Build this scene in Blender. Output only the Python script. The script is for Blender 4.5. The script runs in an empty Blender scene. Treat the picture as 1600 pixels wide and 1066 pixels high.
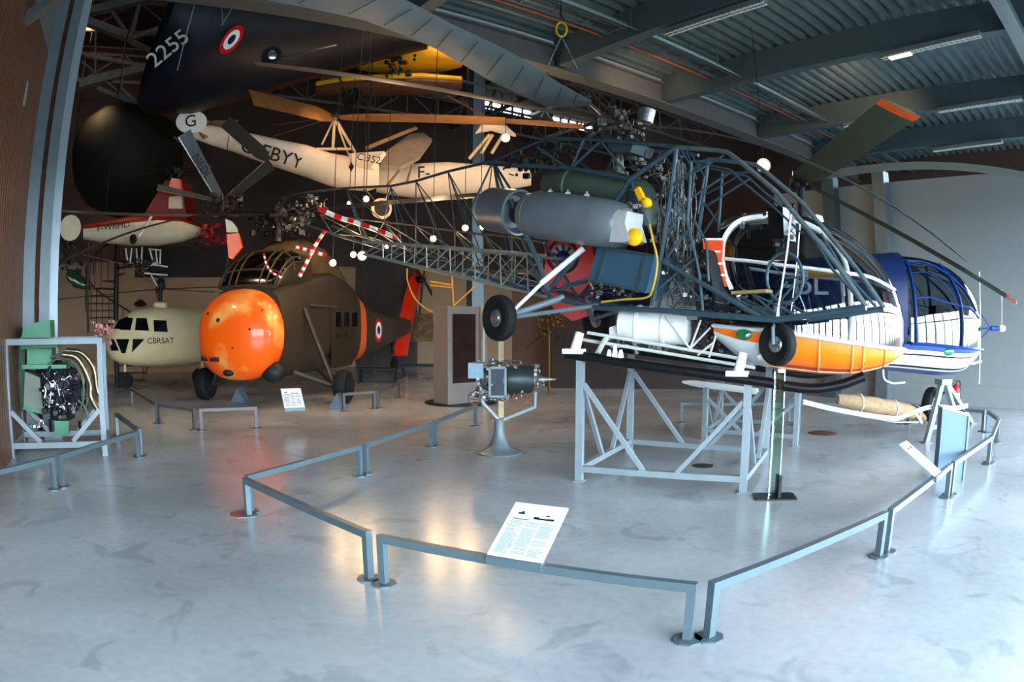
import bpy, bmesh, math, random
from mathutils import Vector, Matrix
random.seed(7)
C = bpy.context.scene.collection
SC = bpy.context.scene
PI = math.pi
# ---------------------------------------------------------------- camera model (24 mm equisolid fisheye, eye height 1.7 m)
FPX, CX, CY, EYE, PITCH = 1068.0, 800.0, 533.0, 1.7, math.radians(-1.77)

def ray(px, py):
    dx, dy = px - CX, -(py - CY)
    r = math.hypot(dx, dy) or 1e-9
    a = 2 * math.asin(r / (2 * FPX)); s = math.sin(a) / r
    v = (dx * s, math.cos(a), dy * s)
    c, n = math.cos(PITCH), math.sin(PITCH)
    return Vector((v[0], v[1] * c - v[2] * n, v[1] * n + v[2] * c))
EYEP = Vector((0, 0, EYE))
def onz(px, py, z=0.0):
    d = ray(px, py); return EYEP + d * ((z - EYE) / d.z)
def at(px, py, Y):
    d = ray(px, py); return EYEP + d * (Y / d.y)
def dist(px, py, D):
    return EYEP + ray(px, py) * D
def onplane(px, py, p, n):
    d = ray(px, py); return EYEP + d * ((Vector(p) - EYEP).dot(n) / d.dot(n))

class Fr:
    """local frame of a thing: f forward, l to its left, z up"""
    def __init__(s, o, head):
        s.o = Vector(o); h = Vector((head[0], head[1], 0)).normalized()
        s.f = h; s.l = Vector((-h.y, h.x, 0)); s.z = Vector((0, 0, 1))
    def pt(s, a, b, z=0): return s.o + s.f * a + s.l * b + s.z * z
    def hit(s, px, py, b): return onplane(px, py, s.o + s.l * b, s.l)
    def loc(s, p): d = p - s.o; return (d.dot(s.f), d.dot(s.l), d.z)

def V(*a): return Vector(a)
def lerp(a, b, t): return a + (b - a) * t
def catmull(pts, n=6, closed=False):
    pts = [Vector(p) for p in pts]; out = []; m = len(pts)
    rng = range(m if closed else m - 1)
    for i in rng:
        p0 = pts[(i - 1) % m] if closed or i > 0 else pts[0] * 2 - pts[1]
        p1 = pts[i]; p2 = pts[(i + 1) % m]
        p3 = pts[(i + 2) % m] if closed or i + 2 < m else pts[-1] * 2 - pts[-2]
        for k in range(n):
            t = k / n
            out.append(0.5 * ((2 * p1) + (p2 - p0) * t + (2 * p0 - 5 * p1 + 4 * p2 - p3) * t * t + (3 * p1 - p0 - 3 * p2 + p3) * t ** 3))
    if not closed: out.append(pts[-1])
    return out
def perp(d):
    d = d.normalized(); u = Vector((0, 0, 1)) if abs(d.z) < 0.95 else Vector((1, 0, 0))
    a = d.cross(u).normalized(); return a, a.cross(d).normalized()

class MB:
    def __init__(s): s.v = []; s.f = []; s.mi = []; s.cur = 0
    def add(s, vs, fs):
        b = len(s.v); s.v += [Vector(v) for v in vs]
        for f in fs: s.f.append([b + i for i in f]); s.mi.append(s.cur)
        return s
    def box(s, c, size, rz=0.0, axes=None):
        c = Vector(c); hx, hy, hz = [q / 2 for q in size]
        if axes is None:
            X = V(math.cos(rz), math.sin(rz), 0); Y = V(-math.sin(rz), math.cos(rz), 0); Z = V(0, 0, 1)
        else: X, Y, Z = axes
        vs = [c + X * (a * hx) + Y * (b * hy) + Z * (d * hz) for d in (-1, 1) for a, b in ((-1, -1), (1, -1), (1, 1), (-1, 1))]
        return s.add(vs, [(3, 2, 1, 0), (4, 5, 6, 7), (0, 1, 5, 4), (1, 2, 6, 5), (2, 3, 7, 6), (3, 0, 4, 7)])
    def beam(s, p, q, w, h, up=(0, 0, 1)):
        p, q = Vector(p), Vector(q); d = (q - p); L = d.length; X = d.normalized(); up = Vector(up)
        if abs(X.dot(up)) > 0.99: up = Vector((1, 0, 0)) if abs(X.x) < 0.9 else Vector((0, 1, 0))
        Y = up.cross(X).normalized(); Z = X.cross(Y)
        return s.box((p + q) / 2, (L, w, h), axes=(X, Y, Z))
    def tube(s, p, q, r, n=8, r2=None):
        return s.path([p, q], r, n, r2=r2)
    def path(s, pts, r, n=8, closed=False, r2=None, squash=1.0):
        pts = [Vector(p) for p in pts]; m = len(pts); vs = []; A = None
        for i, p in enumerate(pts):
            if closed: d = pts[(i + 1) % m] - pts[(i - 1) % m]
            else: d = pts[min(i + 1, m - 1)] - pts[max(i - 1, 0)]
            if d.length < 1e-9: d = V(0, 0, 1)
            d.normalize()
            if A is None: A, B = perp(d)
            else:
                A = (A - d * A.dot(d))
                A = A.normalized() if A.length > 1e-6 else perp(d)[0]
                B = A.cross(d)
            rr = r if r2 is None else r + (r2 - r) * i / (m - 1)
            for k in range(n):
                t = 2 * PI * k / n; vs.append(p + A * (rr * math.cos(t)) + B * (rr * squash * math.sin(t)))
        fs = []
        for i in range(m if closed else m - 1):
            j = (i + 1) % m
            for k in range(n):
                k2 = (k + 1) % n; fs.append((i * n + k, i * n + k2, j * n + k2, j * n + k))
        if not closed: fs.append(tuple(range(n - 1, -1, -1))); fs.append(tuple((m - 1) * n + k for k in range(n)))
        return s.add(vs, fs)
    def lathe(s, o, ax, prof, n=24, cap=True):
        """prof: (distance along the axis, radius)"""
        o = Vector(o); ax = Vector(ax).normalized(); A, B = perp(ax); vs = []
        for t, r in prof:
            for k in range(n):
                a = 2 * PI * k / n; vs.append(o + ax * t + A * (r * math.cos(a)) + B * (r * math.sin(a)))
        m = len(prof); fs = [(i * n + k, i * n + (k + 1) % n, (i + 1) * n + (k + 1) % n, (i + 1) * n + k) for i in range(m - 1) for k in range(n)]
        if cap: fs.append(tuple(range(n - 1, -1, -1))); fs.append(tuple((m - 1) * n + k for k in range(n)))
        return s.add(vs, fs)
    def loft(s, rings, closed=True, cap=True, mats=None):
        n = len(rings[0]); vs = [p for r in rings for p in r]; fs = []
        for i in range(len(rings) - 1):
            for k in range(n if closed else n - 1):
                k2 = (k + 1) % n; fs.append((i * n + k, i * n + k2, (i + 1) * n + k2, (i + 1) * n + k))
        b = len(s.f); s.add(vs, fs)
        if mats:
            q = b
            for i in range(len(rings) - 1):
                for k in range(n if closed else n - 1): s.mi[q] = mats(i, k); q += 1
        if cap and closed:
            bb = len(s.v) - len(vs)
            s.f.append([bb + k for k in range(n - 1, -1, -1)]); s.mi.append(s.cur)
            s.f.append([bb + len(vs) - n + k for k in range(n)]); s.mi.append(s.cur)
        return s
    def prism(s, poly, th):
        poly = [Vector(p) for p in poly]; th = Vector(th); n = len(poly)
        return s.add(poly + [p + th for p in poly], [tuple(range(n - 1, -1, -1)), tuple(range(n, 2 * n))] + [(i, (i + 1) % n, n + (i + 1) % n, n + i) for i in range(n)])
    def ell(s, c, rad, axes=None, nu=20, nv=12, t0=0.0, t1=1.0):
        c = Vector(c); X, Y, Z = axes or (V(1, 0, 0), V(0, 1, 0), V(0, 0, 1)); vs = []
        for j in range(nv + 1):
            th = PI * lerp(t0, t1, j / nv)
            for k in range(nu):
                a = 2 * PI * k / nu
                vs.append(c + X * (rad[0] * math.sin(th) * math.cos(a)) + Y * (rad[1] * math.sin(th) * math.sin(a)) + Z * (rad[2] * math.cos(th)))
        return s.add(vs, [(j * nu + k, (j + 1) * nu + k, (j + 1) * nu + (k + 1) % nu, j * nu + (k + 1) % nu) for j in range(nv) for k in range(nu)])
    def wheel(s, c, ax, R, w, n=28):
        """tyre profile around axle ax"""
        prof = [(-w * .32, R * .55), (-w * .46, R * .68), (-w * .5, R * .82), (-w * .38, R * .95), (-w * .15, R), (w * .15, R), (w * .38, R * .95), (w * .5, R * .82), (w * .46, R * .68), (w * .32, R * .55)]
        return s.lathe(c, ax, prof, n)
    def build(s, name, mat, parent=None, angle=38, origin=None):
        me = bpy.data.meshes.new(name)
        off = world_loc(parent) if parent is not None else (Vector(origin) if origin is not None else None)
        if off is None and s.v:
            xs = [v.x for v in s.v]; ys = [v.y for v in s.v]; zs = [v.z for v in s.v]
            off = V((min(xs) + max(xs)) / 2, (min(ys) + max(ys)) / 2, min(zs))
        me.from_pydata([v - off for v in s.v], [], s.f)
        mats = mat if isinstance(mat, (list, tuple)) else [mat]
        for m in mats: me.materials.append(m)
        if len(mats) > 1: me.polygons.foreach_set('material_index', s.mi)
        me.polygons.foreach_set('use_smooth', [True] * len(me.polygons))
        bm = bmesh.new(); bm.from_mesh(me); bmesh.ops.remove_doubles(bm, verts=bm.verts, dist=1e-5); bmesh.ops.recalc_face_normals(bm, faces=bm.faces); bm.to_mesh(me); bm.free()
        me.set_sharp_from_angle(angle=math.radians(angle)); me.update()
        o = bpy.data.objects.new(name, me); C.objects.link(o)
        if parent is not None: o.parent = parent
        else: o.location = off
        return o

def world_loc(o):
    p = Vector(o.location)
    while o.parent is not None: o = o.parent; p += Vector(o.location)
    return p
def tag(o, label=None, cat=None, group=None, kind=None):
    if label: o['label'] = label
    if cat: o['category'] = cat
    if group: o['group'] = group
    if kind: o['kind'] = kind
    return o
def thing(name, label, cat, loc, group=None):
    o = bpy.data.objects.new(name, None); C.objects.link(o); o.location = Vector(loc); o.empty_display_size = .2
    return tag(o, label, cat, group)
def copy_tree(o, parent=None):
    c = o.copy(); C.objects.link(c)
    if parent is not None: c.parent = parent
    for ch in list(KIDS.get(o.name, [])) or [x for x in o.children]: copy_tree(ch, c)
    return c
KIDS = {}
def struct(mb, name, mat): return tag(mb.build(name, mat), kind='structure')
def text(body, size, mat, c, right, up, parent, name='lettering', depth=.004, align='CENTER', label=None):
    cu = bpy.data.curves.new(name, 'FONT'); cu.body = body; cu.size = size; cu.extrude = depth; cu.align_x = align; cu.align_y = 'CENTER'; cu.materials.append(mat)
    tmp = bpy.data.objects.new('tmp', cu); C.objects.link(tmp); me = bpy.data.meshes.new_from_object(tmp); bpy.data.objects.remove(tmp)
    o = bpy.data.objects.new(name, me); C.objects.link(o)
    X = Vector(right).normalized(); Y = Vector(up); Y = (Y - X * Y.dot(X)).normalized(); Z = X.cross(Y)
    M = Matrix((X, Y, Z)).transposed().to_4x4()
    c = Vector(c)
    if parent is not None: o.parent = parent; c = c - world_loc(parent)
    M.translation = c; o.matrix_local = M
    if label: o['label'] = label
    return o
# ---------------------------------------------------------------- materials
def lin(c):
    def g(x): x /= 255.0; return x / 12.92 if x <= .04045 else ((x + .055) / 1.055) ** 2.4
    return tuple(g(x) for x in c) + (1,)
MATS = {}
def mat(name, rgb, rough=.5, metal=0.0, vary=.12, scale=6.0, spec=.22, coat=0.0, bump=0.0, rgb2=None, detail=4, thresh=None, stretch=None):
    if name in MATS: return MATS[name]
    m = bpy.data.materials.new(name); m.use_nodes = True; nt = m.node_tree; N = nt.nodes; L = nt.links
    b = N['Principled BSDF']; b.inputs['Roughness'].default_value = rough; b.inputs['Metallic'].default_value = metal
    b.inputs['Specular IOR Level'].default_value = spec; b.inputs['Coat Weight'].default_value = coat
    tc = N.new('ShaderNodeTexCoord'); mp = N.new('ShaderNodeMapping'); nz = N.new('ShaderNodeTexNoise'); cr = N.new('ShaderNodeValToRGB')
    if stretch: mp.inputs['Scale'].default_value = stretch
    nz.inputs['Scale'].default_value = scale; nz.inputs['Detail'].default_value = detail
    L.new(tc.outputs['Object'], mp.inputs['Vector']); L.new(mp.outputs['Vector'], nz.inputs['Vector']); L.new(nz.outputs['Fac'], cr.inputs['Fac'])
    c = lin(rgb); c2 = lin(rgb2) if rgb2 else tuple(max(0, x * (1 - vary * 2)) for x in c[:3]) + (1,)
    lo, hi = thresh or (.3, .7)
    cr.color_ramp.elements[0].position = lo; cr.color_ramp.elements[0].color = c2
    cr.color_ramp.elements[1].position = hi; cr.color_ramp.elements[1].color = c
    L.new(cr.outputs['Color'], b.inputs['Base Color'])
    if bump:
        bp = N.new('ShaderNodeBump'); bp.inputs['Strength'].default_value = bump; bp.inputs['Distance'].default_value = .02
        L.new(nz.outputs['Fac'], bp.inputs['Height']); L.new(bp.outputs['Normal'], b.inputs['Normal'])
    MATS[name] = m; return m
def glass(name, rgb, alpha=.25, rough=.03):
    if name in MATS: return MATS[name]
    m = bpy.data.materials.new(name); m.use_nodes = True; nt = m.node_tree; N = nt.nodes; L = nt.links
    out = N['Material Output']; N.remove(N['Principled BSDF'])
    tr = N.new('ShaderNodeBsdfTransparent'); tr.inputs['Color'].default_value = lin(rgb)
    gl = N.new('ShaderNodeBsdfGlossy'); gl.inputs['Roughness'].default_value = rough; gl.inputs['Color'].default_value = (1, 1, 1, 1)
    fr = N.new('ShaderNodeFresnel'); fr.inputs['IOR'].default_value = 1.5
    ad = N.new('ShaderNodeMath'); ad.operation = 'ADD'; ad.use_clamp = True; ad.inputs[1].default_value = alpha
    mx = N.new('ShaderNodeMixShader'); L.new(fr.outputs[0], ad.inputs[0]); L.new(ad.outputs[0], mx.inputs[0])
    L.new(tr.outputs[0], mx.inputs[1]); L.new(gl.outputs[0], mx.inputs[2]); L.new(mx.outputs[0], out.inputs[0])
    MATS[name] = m; return m
def emit(name, rgb, s):
    if name in MATS: return MATS[name]
    m = bpy.data.materials.new(name); m.use_nodes = True; nt = m.node_tree; b = nt.nodes['Principled BSDF']
    b.inputs['Base Color'].default_value = (0, 0, 0, 1); b.inputs['Emission Color'].default_value = lin(rgb); b.inputs['Emission Strength'].default_value = s
    MATS[name] = m; return m
M_rail = mat('rail_paint', (84, 100, 106), .38, .3, .06)
M_stand = mat('stand_paint', (122, 133, 138), .45, .1, .05)
M_dark = mat('dark_steel', (40, 44, 46), .5, .5)
M_black = mat('black_paint', (14, 15, 17), .35, 0, .1)
M_rubber = mat('tyre_rubber', (24, 25, 27), .75, 0, .2, 14)
M_white = mat('white_paint', (226, 226, 222), .35, 0, .03)
M_chrome = mat('bright_metal', (190, 192, 195), .25, .9, .15, 20)
M_tube = mat('blue_grey_tube', (64, 84, 94), .4, .25, .1, 10)
M_mech = mat('mixed_machinery', (150, 150, 145), .4, .7, .4, 30, rgb2=(30, 30, 30))
M_paper = mat('sign_panel', (200, 206, 208), .5, 0, .01)
M_ink = mat('print_ink', (20, 20, 22), .6)
M_greytext = mat('grey_print', (112, 118, 122), .6, 0, .2, 60)
M_orange = mat('orange_paint', (235, 92, 12), .3, 0, .04, coat=.3)
M_red = mat('red_paint', (205, 22, 22), .35, 0, .08)
# ---------------------------------------------------------------- building axes: U along the hangar opening, W into the dark hall
U = V(math.sin(math.radians(53)), math.cos(math.radians(53)), 0); W = V(-U.y, U.x, 0)
RZ = math.atan2(U.y, U.x)
def uw(u, w, z=0): return U * u + W * w + V(0, 0, z)
def ubox(mb, u0, u1, w0, w1, z0, z1): return mb.box(uw((u0 + u1) / 2, (w0 + w1) / 2, (z0 + z1) / 2), (u1 - u0, w1 - w0, z1 - z0), RZ)
FA, BK, UL, UR, WB = -5.0, 23.5, -9.5, 24.0, 10.3

def floor_mat():
    m = bpy.data.materials.new('polished_concrete'); m.use_nodes = True; nt = m.node_tree; N = nt.nodes; L = nt.links; b = N['Principled BSDF']
    tc = N.new('ShaderNodeTexCoord')
    def noise(sc, det, stretch=(1, 1, 1), dist=0):
        mp = N.new('ShaderNodeMapping'); mp.inputs['Scale'].default_value = stretch; nz = N.new('ShaderNodeTexNoise'); nz.inputs['Scale'].default_value = sc; nz.inputs['Detail'].default_value = det; nz.inputs['Distortion'].default_value = dist
        L.new(tc.outputs['Object'], mp.inputs['Vector']); L.new(mp.outputs['Vector'], nz.inputs['Vector']); return nz
    def ramp(src, lo, c0, hi, c1):
        r = N.new('ShaderNodeValToRGB'); r.color_ramp.elements[0].position = lo; r.color_ramp.elements[0].color = c0; r.color_ramp.elements[1].position = hi; r.color_ramp.elements[1].color = c1
        L.new(src.outputs['Fac'], r.inputs['Fac']); return r
    n1 = noise(.55, 6, (1, 1, 1), .6); r1 = ramp(n1, .3, lin((136, 141, 145)), .7, lin((168, 172, 175)))
    n2 = noise(2.3, 5, (1, 1, 1), 1.0); r2 = ramp(n2, .59, (1, 1, 1, 1), .66, (.80, .82, .83, 1))      # damp stains
    n3 = noise(14, 8); r3 = ramp(n3, .25, (.90, .90, .90, 1), .6, (1, 1, 1, 1))
    n4 = noise(.16, 2); r4 = ramp(n4, .45, (0, 0, 0, 1), .6, (1, 1, 1, 1))
    def mult(a, c, f=1.0):
        x = N.new('ShaderNodeMix'); x.data_type = 'RGBA'; x.blend_type = 'MULTIPLY'; x.inputs[0].default_value = f; L.new(a, x.inputs[6]); L.new(c, x.inputs[7]); return x
    a = mult(r1.outputs['Color'], r2.outputs['Color'])
    c = mult(a.outputs[2], r3.outputs['Color'])
    L.new(c.outputs[2], b.inputs['Base Color'])
    rr = N.new('ShaderNodeMapRange'); rr.inputs[3].default_value = .14; rr.inputs[4].default_value = .30; L.new(n1.outputs['Fac'], rr.inputs[0]); L.new(rr.outputs[0], b.inputs['Roughness'])
    b.inputs['Specular IOR Level'].default_value = .55
    return m
def stripes_mat(name, rgb, rgb2, scale, rough=.5, metal=0.0, axis='X', bump=.3):
    m = bpy.data.materials.new(name); m.use_nodes = True; nt = m.node_tree; N = nt.nodes; L = nt.links; b = N['Principled BSDF']
    tc = N.new('ShaderNodeTexCoord'); w = N.new('ShaderNodeTexWave'); w.bands_direction = axis; w.inputs['Scale'].default_value = scale; w.inputs['Distortion'].default_value = .4; w.inputs['Detail'].default_value = 2
    nz = N.new('ShaderNodeTexNoise'); nz.inputs['Scale'].default_value = .8; mx = N.new('ShaderNodeMix'); mx.data_type = 'RGBA'
    L.new(tc.outputs['Object'], w.inputs['Vector']); L.new(tc.outputs['Object'], nz.inputs['Vector'])
    cr = N.new('ShaderNodeValToRGB'); cr.color_ramp.elements[0].color = lin(rgb2); cr.color_ramp.elements[1].color = lin(rgb); L.new(w.outputs['Fac'], cr.inputs[0])
    L.new(cr.outputs[0], b.inputs['Base Color']); b.inputs['Roughness'].default_value = rough; b.inputs['Metallic'].default_value = metal
    bp = N.new('ShaderNodeBump'); bp.inputs['Strength'].default_value = bump; bp.inputs['Distance'].default_value = .03; L.new(w.outputs['Fac'], bp.inputs['Height']); L.new(bp.outputs[0], b.inputs['Normal'])
    return m
M_floor = floor_mat()
M_deck = mat('galvanised_deck', (112, 130, 132), .3, .6, .12, 3)
M_beam = mat('roof_beam_paint', (62, 78, 84), .55, .1, .06)
M_lint = mat('edge_beam_paint', (84, 86, 86), .6, .1, .08)
M_colm = mat('column_paint', (96, 108, 113), .4, .2, .06)
M_grey = mat('grey_wall_paint', (126, 133, 135), .8, 0, .02)
M_tan = mat('tan_wall_paint', (150, 122, 96), .85, 0, .06, 1)
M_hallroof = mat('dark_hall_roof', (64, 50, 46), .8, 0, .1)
M_trussm = mat('dark_truss_steel', (104, 96, 90), .6, .1)
M_bronze = stripes_mat('bronze_sliding_door', (140, 98, 68), (78, 50, 36), 2.6, .34, .55, 'Y', .5)
M_mull = mat('facade_mullion', (50, 55, 58), .5, .3)

mb = MB(); ubox(mb, UL - .5, UR + .5, FA - .5, BK + .5, -.2, 0); struct(mb, 'floor', M_floor)
# front hall ceiling: trapezoidal metal deck, ribs along U
mb = MB(); z0, z1 = 7.62, 7.76; prof = []; w = FA - .6
while w < WB - .2: prof += [(w, z1), (w + .11, z1), (w + .15, z0), (w + .25, z0), (w + .29, z1)]; w += .29
r0 = [uw(UL - .6, a, z) for a, z in prof]; r1 = [uw(UR, a, z) for a, z in prof]
mb.loft([r0, r1], closed=False, cap=False); ubox(mb, UL - .6, UR, FA - .6, WB, 7.80, 7.9)
struct(mb, 'ceiling', M_deck)
# main roof beams (I sections) across the front hall
for k, u in enumerate((-2.4, 1.35, 5.1, 8.85, 12.3, 16.6, 20.1)):
    mb = MB(); ubox(mb, u, u + .26, FA, WB - .02, 7.0, 7.04); ubox(mb, u + .1, u + .14, FA, WB - .02, 7.04, 7.58); ubox(mb, u, u + .26, FA, WB - .02, 7.58, 7.62); ubox(mb, u + .005, u + .02, FA, WB - .02, 7.04, 7.58)
    struct(mb, 'roof_beam', M_beam)
mb = MB(); ubox(mb, UL, UR, 1.3, 1.6, 6.75, 7.0); struct(mb, 'eaves_beam', M_colm)
# beam along the opening
mb = MB(); ubox(mb, UL - .3, UR, WB, WB + .04, 6.98, 7.45); ubox(mb, UL - .3, UR, WB - .12, WB + .3, 6.94, 6.98); ubox(mb, UL - .3, UR, WB - .12, WB + .3, 7.45, 7.49); ubox(mb, UL - .3, UR, WB + .1, WB + .2, 7.49, 11.3)
struct(mb, 'lintel_beam', M_lint)
# pipe and cable runs in front of it
for dw, dz, r, mm, lb in ((.55, 7.28, .028, mat('copper_pipe', (150, 84, 60), .5, .2), 'thin red-brown pipe under the roof deck along the opening beam'), (.85, 7.42, .04, M_beam, None), (1.25, 7.3, .035, M_deck, None), (1.5, 7.1, .02, M_deck, None)):
    mb = MB(); mb.tube(uw(UL, WB - dw - .9, dz), uw(UR, WB - dw - .9, dz), r, 8)
    for k in range(12): mb.tube(uw(UL + 2 + 2.7 * k, WB - dw - .9, dz), uw(UL + 2 + 2.7 * k, WB - dw - .9, 7.7), .008, 6)
    struct(mb, 'ceiling_pipe', mm)
mb = MB()
for k in (0, .42): mb.beam(uw(UL, WB - 1.75 - k, 7.2), uw(UR, WB - 1.75 - k, 7.2), .03, .07)
for k in range(46): mb.beam(uw(UL + .7 * k, WB - 1.75, 7.18), uw(UL + .7 * k, WB - 2.17, 7.18), .03, .02)
for k in range(9): mb.tube(uw(UL + 2 + 3.7 * k, WB - 1.96, 7.2), uw(UL + 2 + 3.7 * k, WB - 1.96, 7.7), .01, 6)
struct(mb, 'ceiling_cable_tray', M_beam)
# facade behind the camera: glazed wall with mullions, daylight comes in through it
mb = MB(); ubox(mb, UL, UR, FA - .1, FA + .1, 0, .25); ubox(mb, UL, UR, FA - .12, FA + .12, 4.4, 7.7); ubox(mb, UL, UR, FA - .05, FA + .05, 3.4, 3.5)
u = UL
while u < UR: ubox(mb, u - .06, u + .06, FA - .1, FA + .1, 0, 4.4); u += 1.5
struct(mb, 'window_1', M_mull)
# end wall on the right with its opening columns, real end of the building behind it
mb = MB(); ubox(mb, 14.5, 14.62, 1.5, 8.6, 0, 4.8); struct(mb, 'wall_right', M_grey)
mb = MB(); ubox(mb, 14.46, 14.5, 1.5, 8.6, 0, .42); struct(mb, 'baseboard_right', mat('grey_skirting', (128, 132, 134), .6, 0, .02))
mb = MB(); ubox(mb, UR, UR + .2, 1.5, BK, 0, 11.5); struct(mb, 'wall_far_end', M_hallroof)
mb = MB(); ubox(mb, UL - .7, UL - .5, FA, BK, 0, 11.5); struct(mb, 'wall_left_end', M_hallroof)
mb = MB(); q = onplane(1382, 400, uw(14.3, 0), U); mb.box((q.x, q.y, 2.5), (.34, .3, 5.0), RZ); struct(mb, 'column_right', M_colm)
q = onplane(1302, 400, uw(14.3, 0), U); mb = MB(); mb.box((q.x, q.y, 2.5), (.3, .3, 5.0), RZ); struct(mb, 'column_right', M_beam)
# dark hall
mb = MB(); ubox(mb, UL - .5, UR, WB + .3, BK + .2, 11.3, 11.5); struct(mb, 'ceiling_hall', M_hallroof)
WIN = [(700, 772, 835, 118, 172)]
g0 = onplane(750, 120, uw(0, BK), W); 
def backwall():
    mb = MB(); a = onplane(752, 150, uw(0, BK), W).dot(U); b = onplane(832, 150, uw(0, BK), W).dot(U)
    c = onplane(862, 120, uw(0, BK), W).dot(U); d = onplane(925, 120, uw(0, BK), W).dot(U)
    zt = onplane(790, 112, uw(0, BK), W).z; zb = onplane(790, 176, uw(0, BK), W).z
    ubox(mb, UL - .6, a, BK, BK + .2, 0, 11.5); ubox(mb, a, d, BK, BK + .2, 0, zb); ubox(mb, a, d, BK, BK + .2, zt, 11.5); ubox(mb, b, c, BK, BK + .2, zb, zt); ubox(mb, d, UR + .3, BK, BK + .2, 0, 11.5)
    struct(mb, 'wall_back', M_tan)
    for k, (p, q) in enumerate(((a, b), (c, d))):
        mb = MB(); n = 5
        for i in range(n + 1): x = p + (q - p) * i / n; ubox(mb, x - .05, x + .05, BK, BK + .1, zb, zt)
        ubox(mb, p, q, BK, BK + .1, (zb + zt) / 2 - .05, (zb + zt) / 2 + .05)
        struct(mb, 'window_%d' % (k + 2), M_mull)
    return zb, zt
ZB, ZT = backwall()
# upper part of the back wall is dark panelling, with murals / display band low down
mb = MB(); ubox(mb, UL - .5, UR, BK - .12, BK - .02, 3.7, ZB - .1); ubox(mb, UL - .5, 8.6, BK - .12, BK - .02, ZB - .1, 11.2); struct(mb, 'wall_back_panel', mat('brown_panelling', (66, 50, 44), .7, 0, .15, .5))
# roof trusses of the dark hall
def truss(p, q, d, n, r=.06):
    mb = MB(); dn = V(0, 0, -d); mb.beam(p, q, r * 2, r * 2); mb.beam(p + dn, q + dn, r * 2, r * 2)
    for i in range(n):
        a, b = lerp(p, q, i / n), lerp(p, q, (i + 1) / n); mb.beam(a, a + dn, r, r); mb.beam(a + dn if i % 2 else a, b if i % 2 else b + dn, r, r)
    return mb
for u in (-5, -1.5, 2.5, 6.5, 10.5, 14.5, 18.5):
    struct(truss(uw(u, WB + .4, 10.9), uw(u, BK - .2, 10.9), 1.3, 11), 'roof_truss', M_trussm)
for w in (13, 17, 21):
    struct(truss(uw(UL, w, 10.0), uw(UR, w, 10.0), .9, 26, .045), 'roof_truss', M_trussm)
# left side: hangar column and the bronze sliding door running towards the camera
def leftside():
    c0 = at(62, 560, 8.05); c0.z = 0; d = V(-c0.y, c0.x, 0).normalized() * -1   # roughly facing the camera
    e = V(c0.x, c0.y, 0).normalized(); s = V(e.y, -e.x, 0)                      # s to the right seen from the camera
    rz = math.atan2(s.y, s.x)
    def bar(x0, x1, y0, y1, m, name, h=9.5):
        mb = MB(); c = c0 + s * ((x0 + x1) / 2) + e * ((y0 + y1) / 2); mb.box((c.x, c.y, h / 2), (x1 - x0, y1 - y0, h), rz); struct(mb, name, m)
    bar(-.30, -.08, -.1, .5, M_colm, 'column_left'); bar(-.08, 0.0, .12, .2, mat('brown_web', (96, 62, 44), .7, 0, .2), 'column_left_web')  # web: narrow recessed strip between the grey bars, coloured brown
    bar(0, .17, -.02, .5, M_colm, 'column_left'); bar(.17, .31, .1, .7, mat('pale_column', (136, 148, 154), .35, .2, .03), 'column_left')
    # door panel: from the column towards the camera's left
    a = c0 + s * -.32 + e * -.05; b = onz(-60, 800, 0); b = a + (b - a).normalized() * 5.5
    mb = MB(); mb.beam(a + V(0, 0, 2.9), b + V(0, 0, 2.9), .12, 5.8); o = struct(mb, 'door_1', M_bronze)
    mb = MB(); mb.beam(a + V(0, 0, 7.0), b + V(0, 0, 7.0), .1, 2.3); struct(mb, 'wall_left', M_colm)
    # diagonal brace near the top
    mb = MB(); p = dist(32, 36, 9.2); q = dist(92, -6, 9.2); mb.beam(p, q, .18, .12); struct(mb, 'brace_left', M_lint)
    return a, b
DA, DB = leftside()

# steel lattice of the hall's side frame, seen between the column and the hanging machines
mb = MB()
for a, b, w in (((133, 20), (255, -8), .22), ((133, 32), (205, 60), .2), ((124, 132), (228, 106), .22), ((168, 8), (200, 54), .08), ((219, 2), (206, 48), .1), ((200, 62), (252, 44), .12), ((204, 64), (240, 82), .12), ((132, 86), (228, 104), .1), ((128, 96), (330, 262), .04), ((150, 40), (150, 130), .05), ((190, 140), (212, 160), .1), ((152, 138), (215, 165), .12), ((196, 66), (190, 140), .05)):
    mb.beam(dist(a[0], a[1], 17.5), dist(b[0], b[1], 17.5), w, w)
struct(mb, 'side_frame_truss', M_trussm)
# ---------------------------------------------------------------- low barrier rails
def oct_plate(mb, c, r, rz, th=.012, sq=1.0):
    pts = []
    for k in range(8):
        a = rz + PI / 8 + k * PI / 4; pts.append(V(c.x + math.cos(a) * r, c.y + math.sin(a) * r, 0.0))
    return mb.prism(pts, (0, 0, th))
BZ = .345
def barrier(p, q, label, group, plates=True, m=None, mp=None):
    p, q = V(p[0], p[1], 0), V(q[0], q[1], 0); d = (q - p).normalized(); a, b = p + d * .045, q - d * .045; m = m or M_rail
    t = thing('barrier_rail', label, 'barrier', (p + q) / 2, group)
    mb = MB(); mb.beam(a + V(0, 0, BZ - .025), b + V(0, 0, BZ - .025), .05, .05); mb.build('rail', m, t)
    for c in (a + d * .025, b - d * .025):
        mb = MB(); mb.box((c.x, c.y, (BZ - .05) / 2 + .006), (.05, .05, BZ - .062), math.atan2(d.y, d.x)); mb.build('post', m, t)
        mb = MB(); oct_plate(mb, c, .085, math.atan2(d.y, d.x), .01); mb.build('base_plate', mp or m, t)
    return t
BA, BB, BC, BD, BE, BF, BG, BH_ = (-2.36, 5.5), (-.89, 4.13), (1.0, 3.21), (2.73, 4.21), (4.31, 5.48), (5.84, 6.59), (7.04, 7.8), (7.48, 8.6)
G1 = 'low grey barrier around the lattice helicopter'
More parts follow.
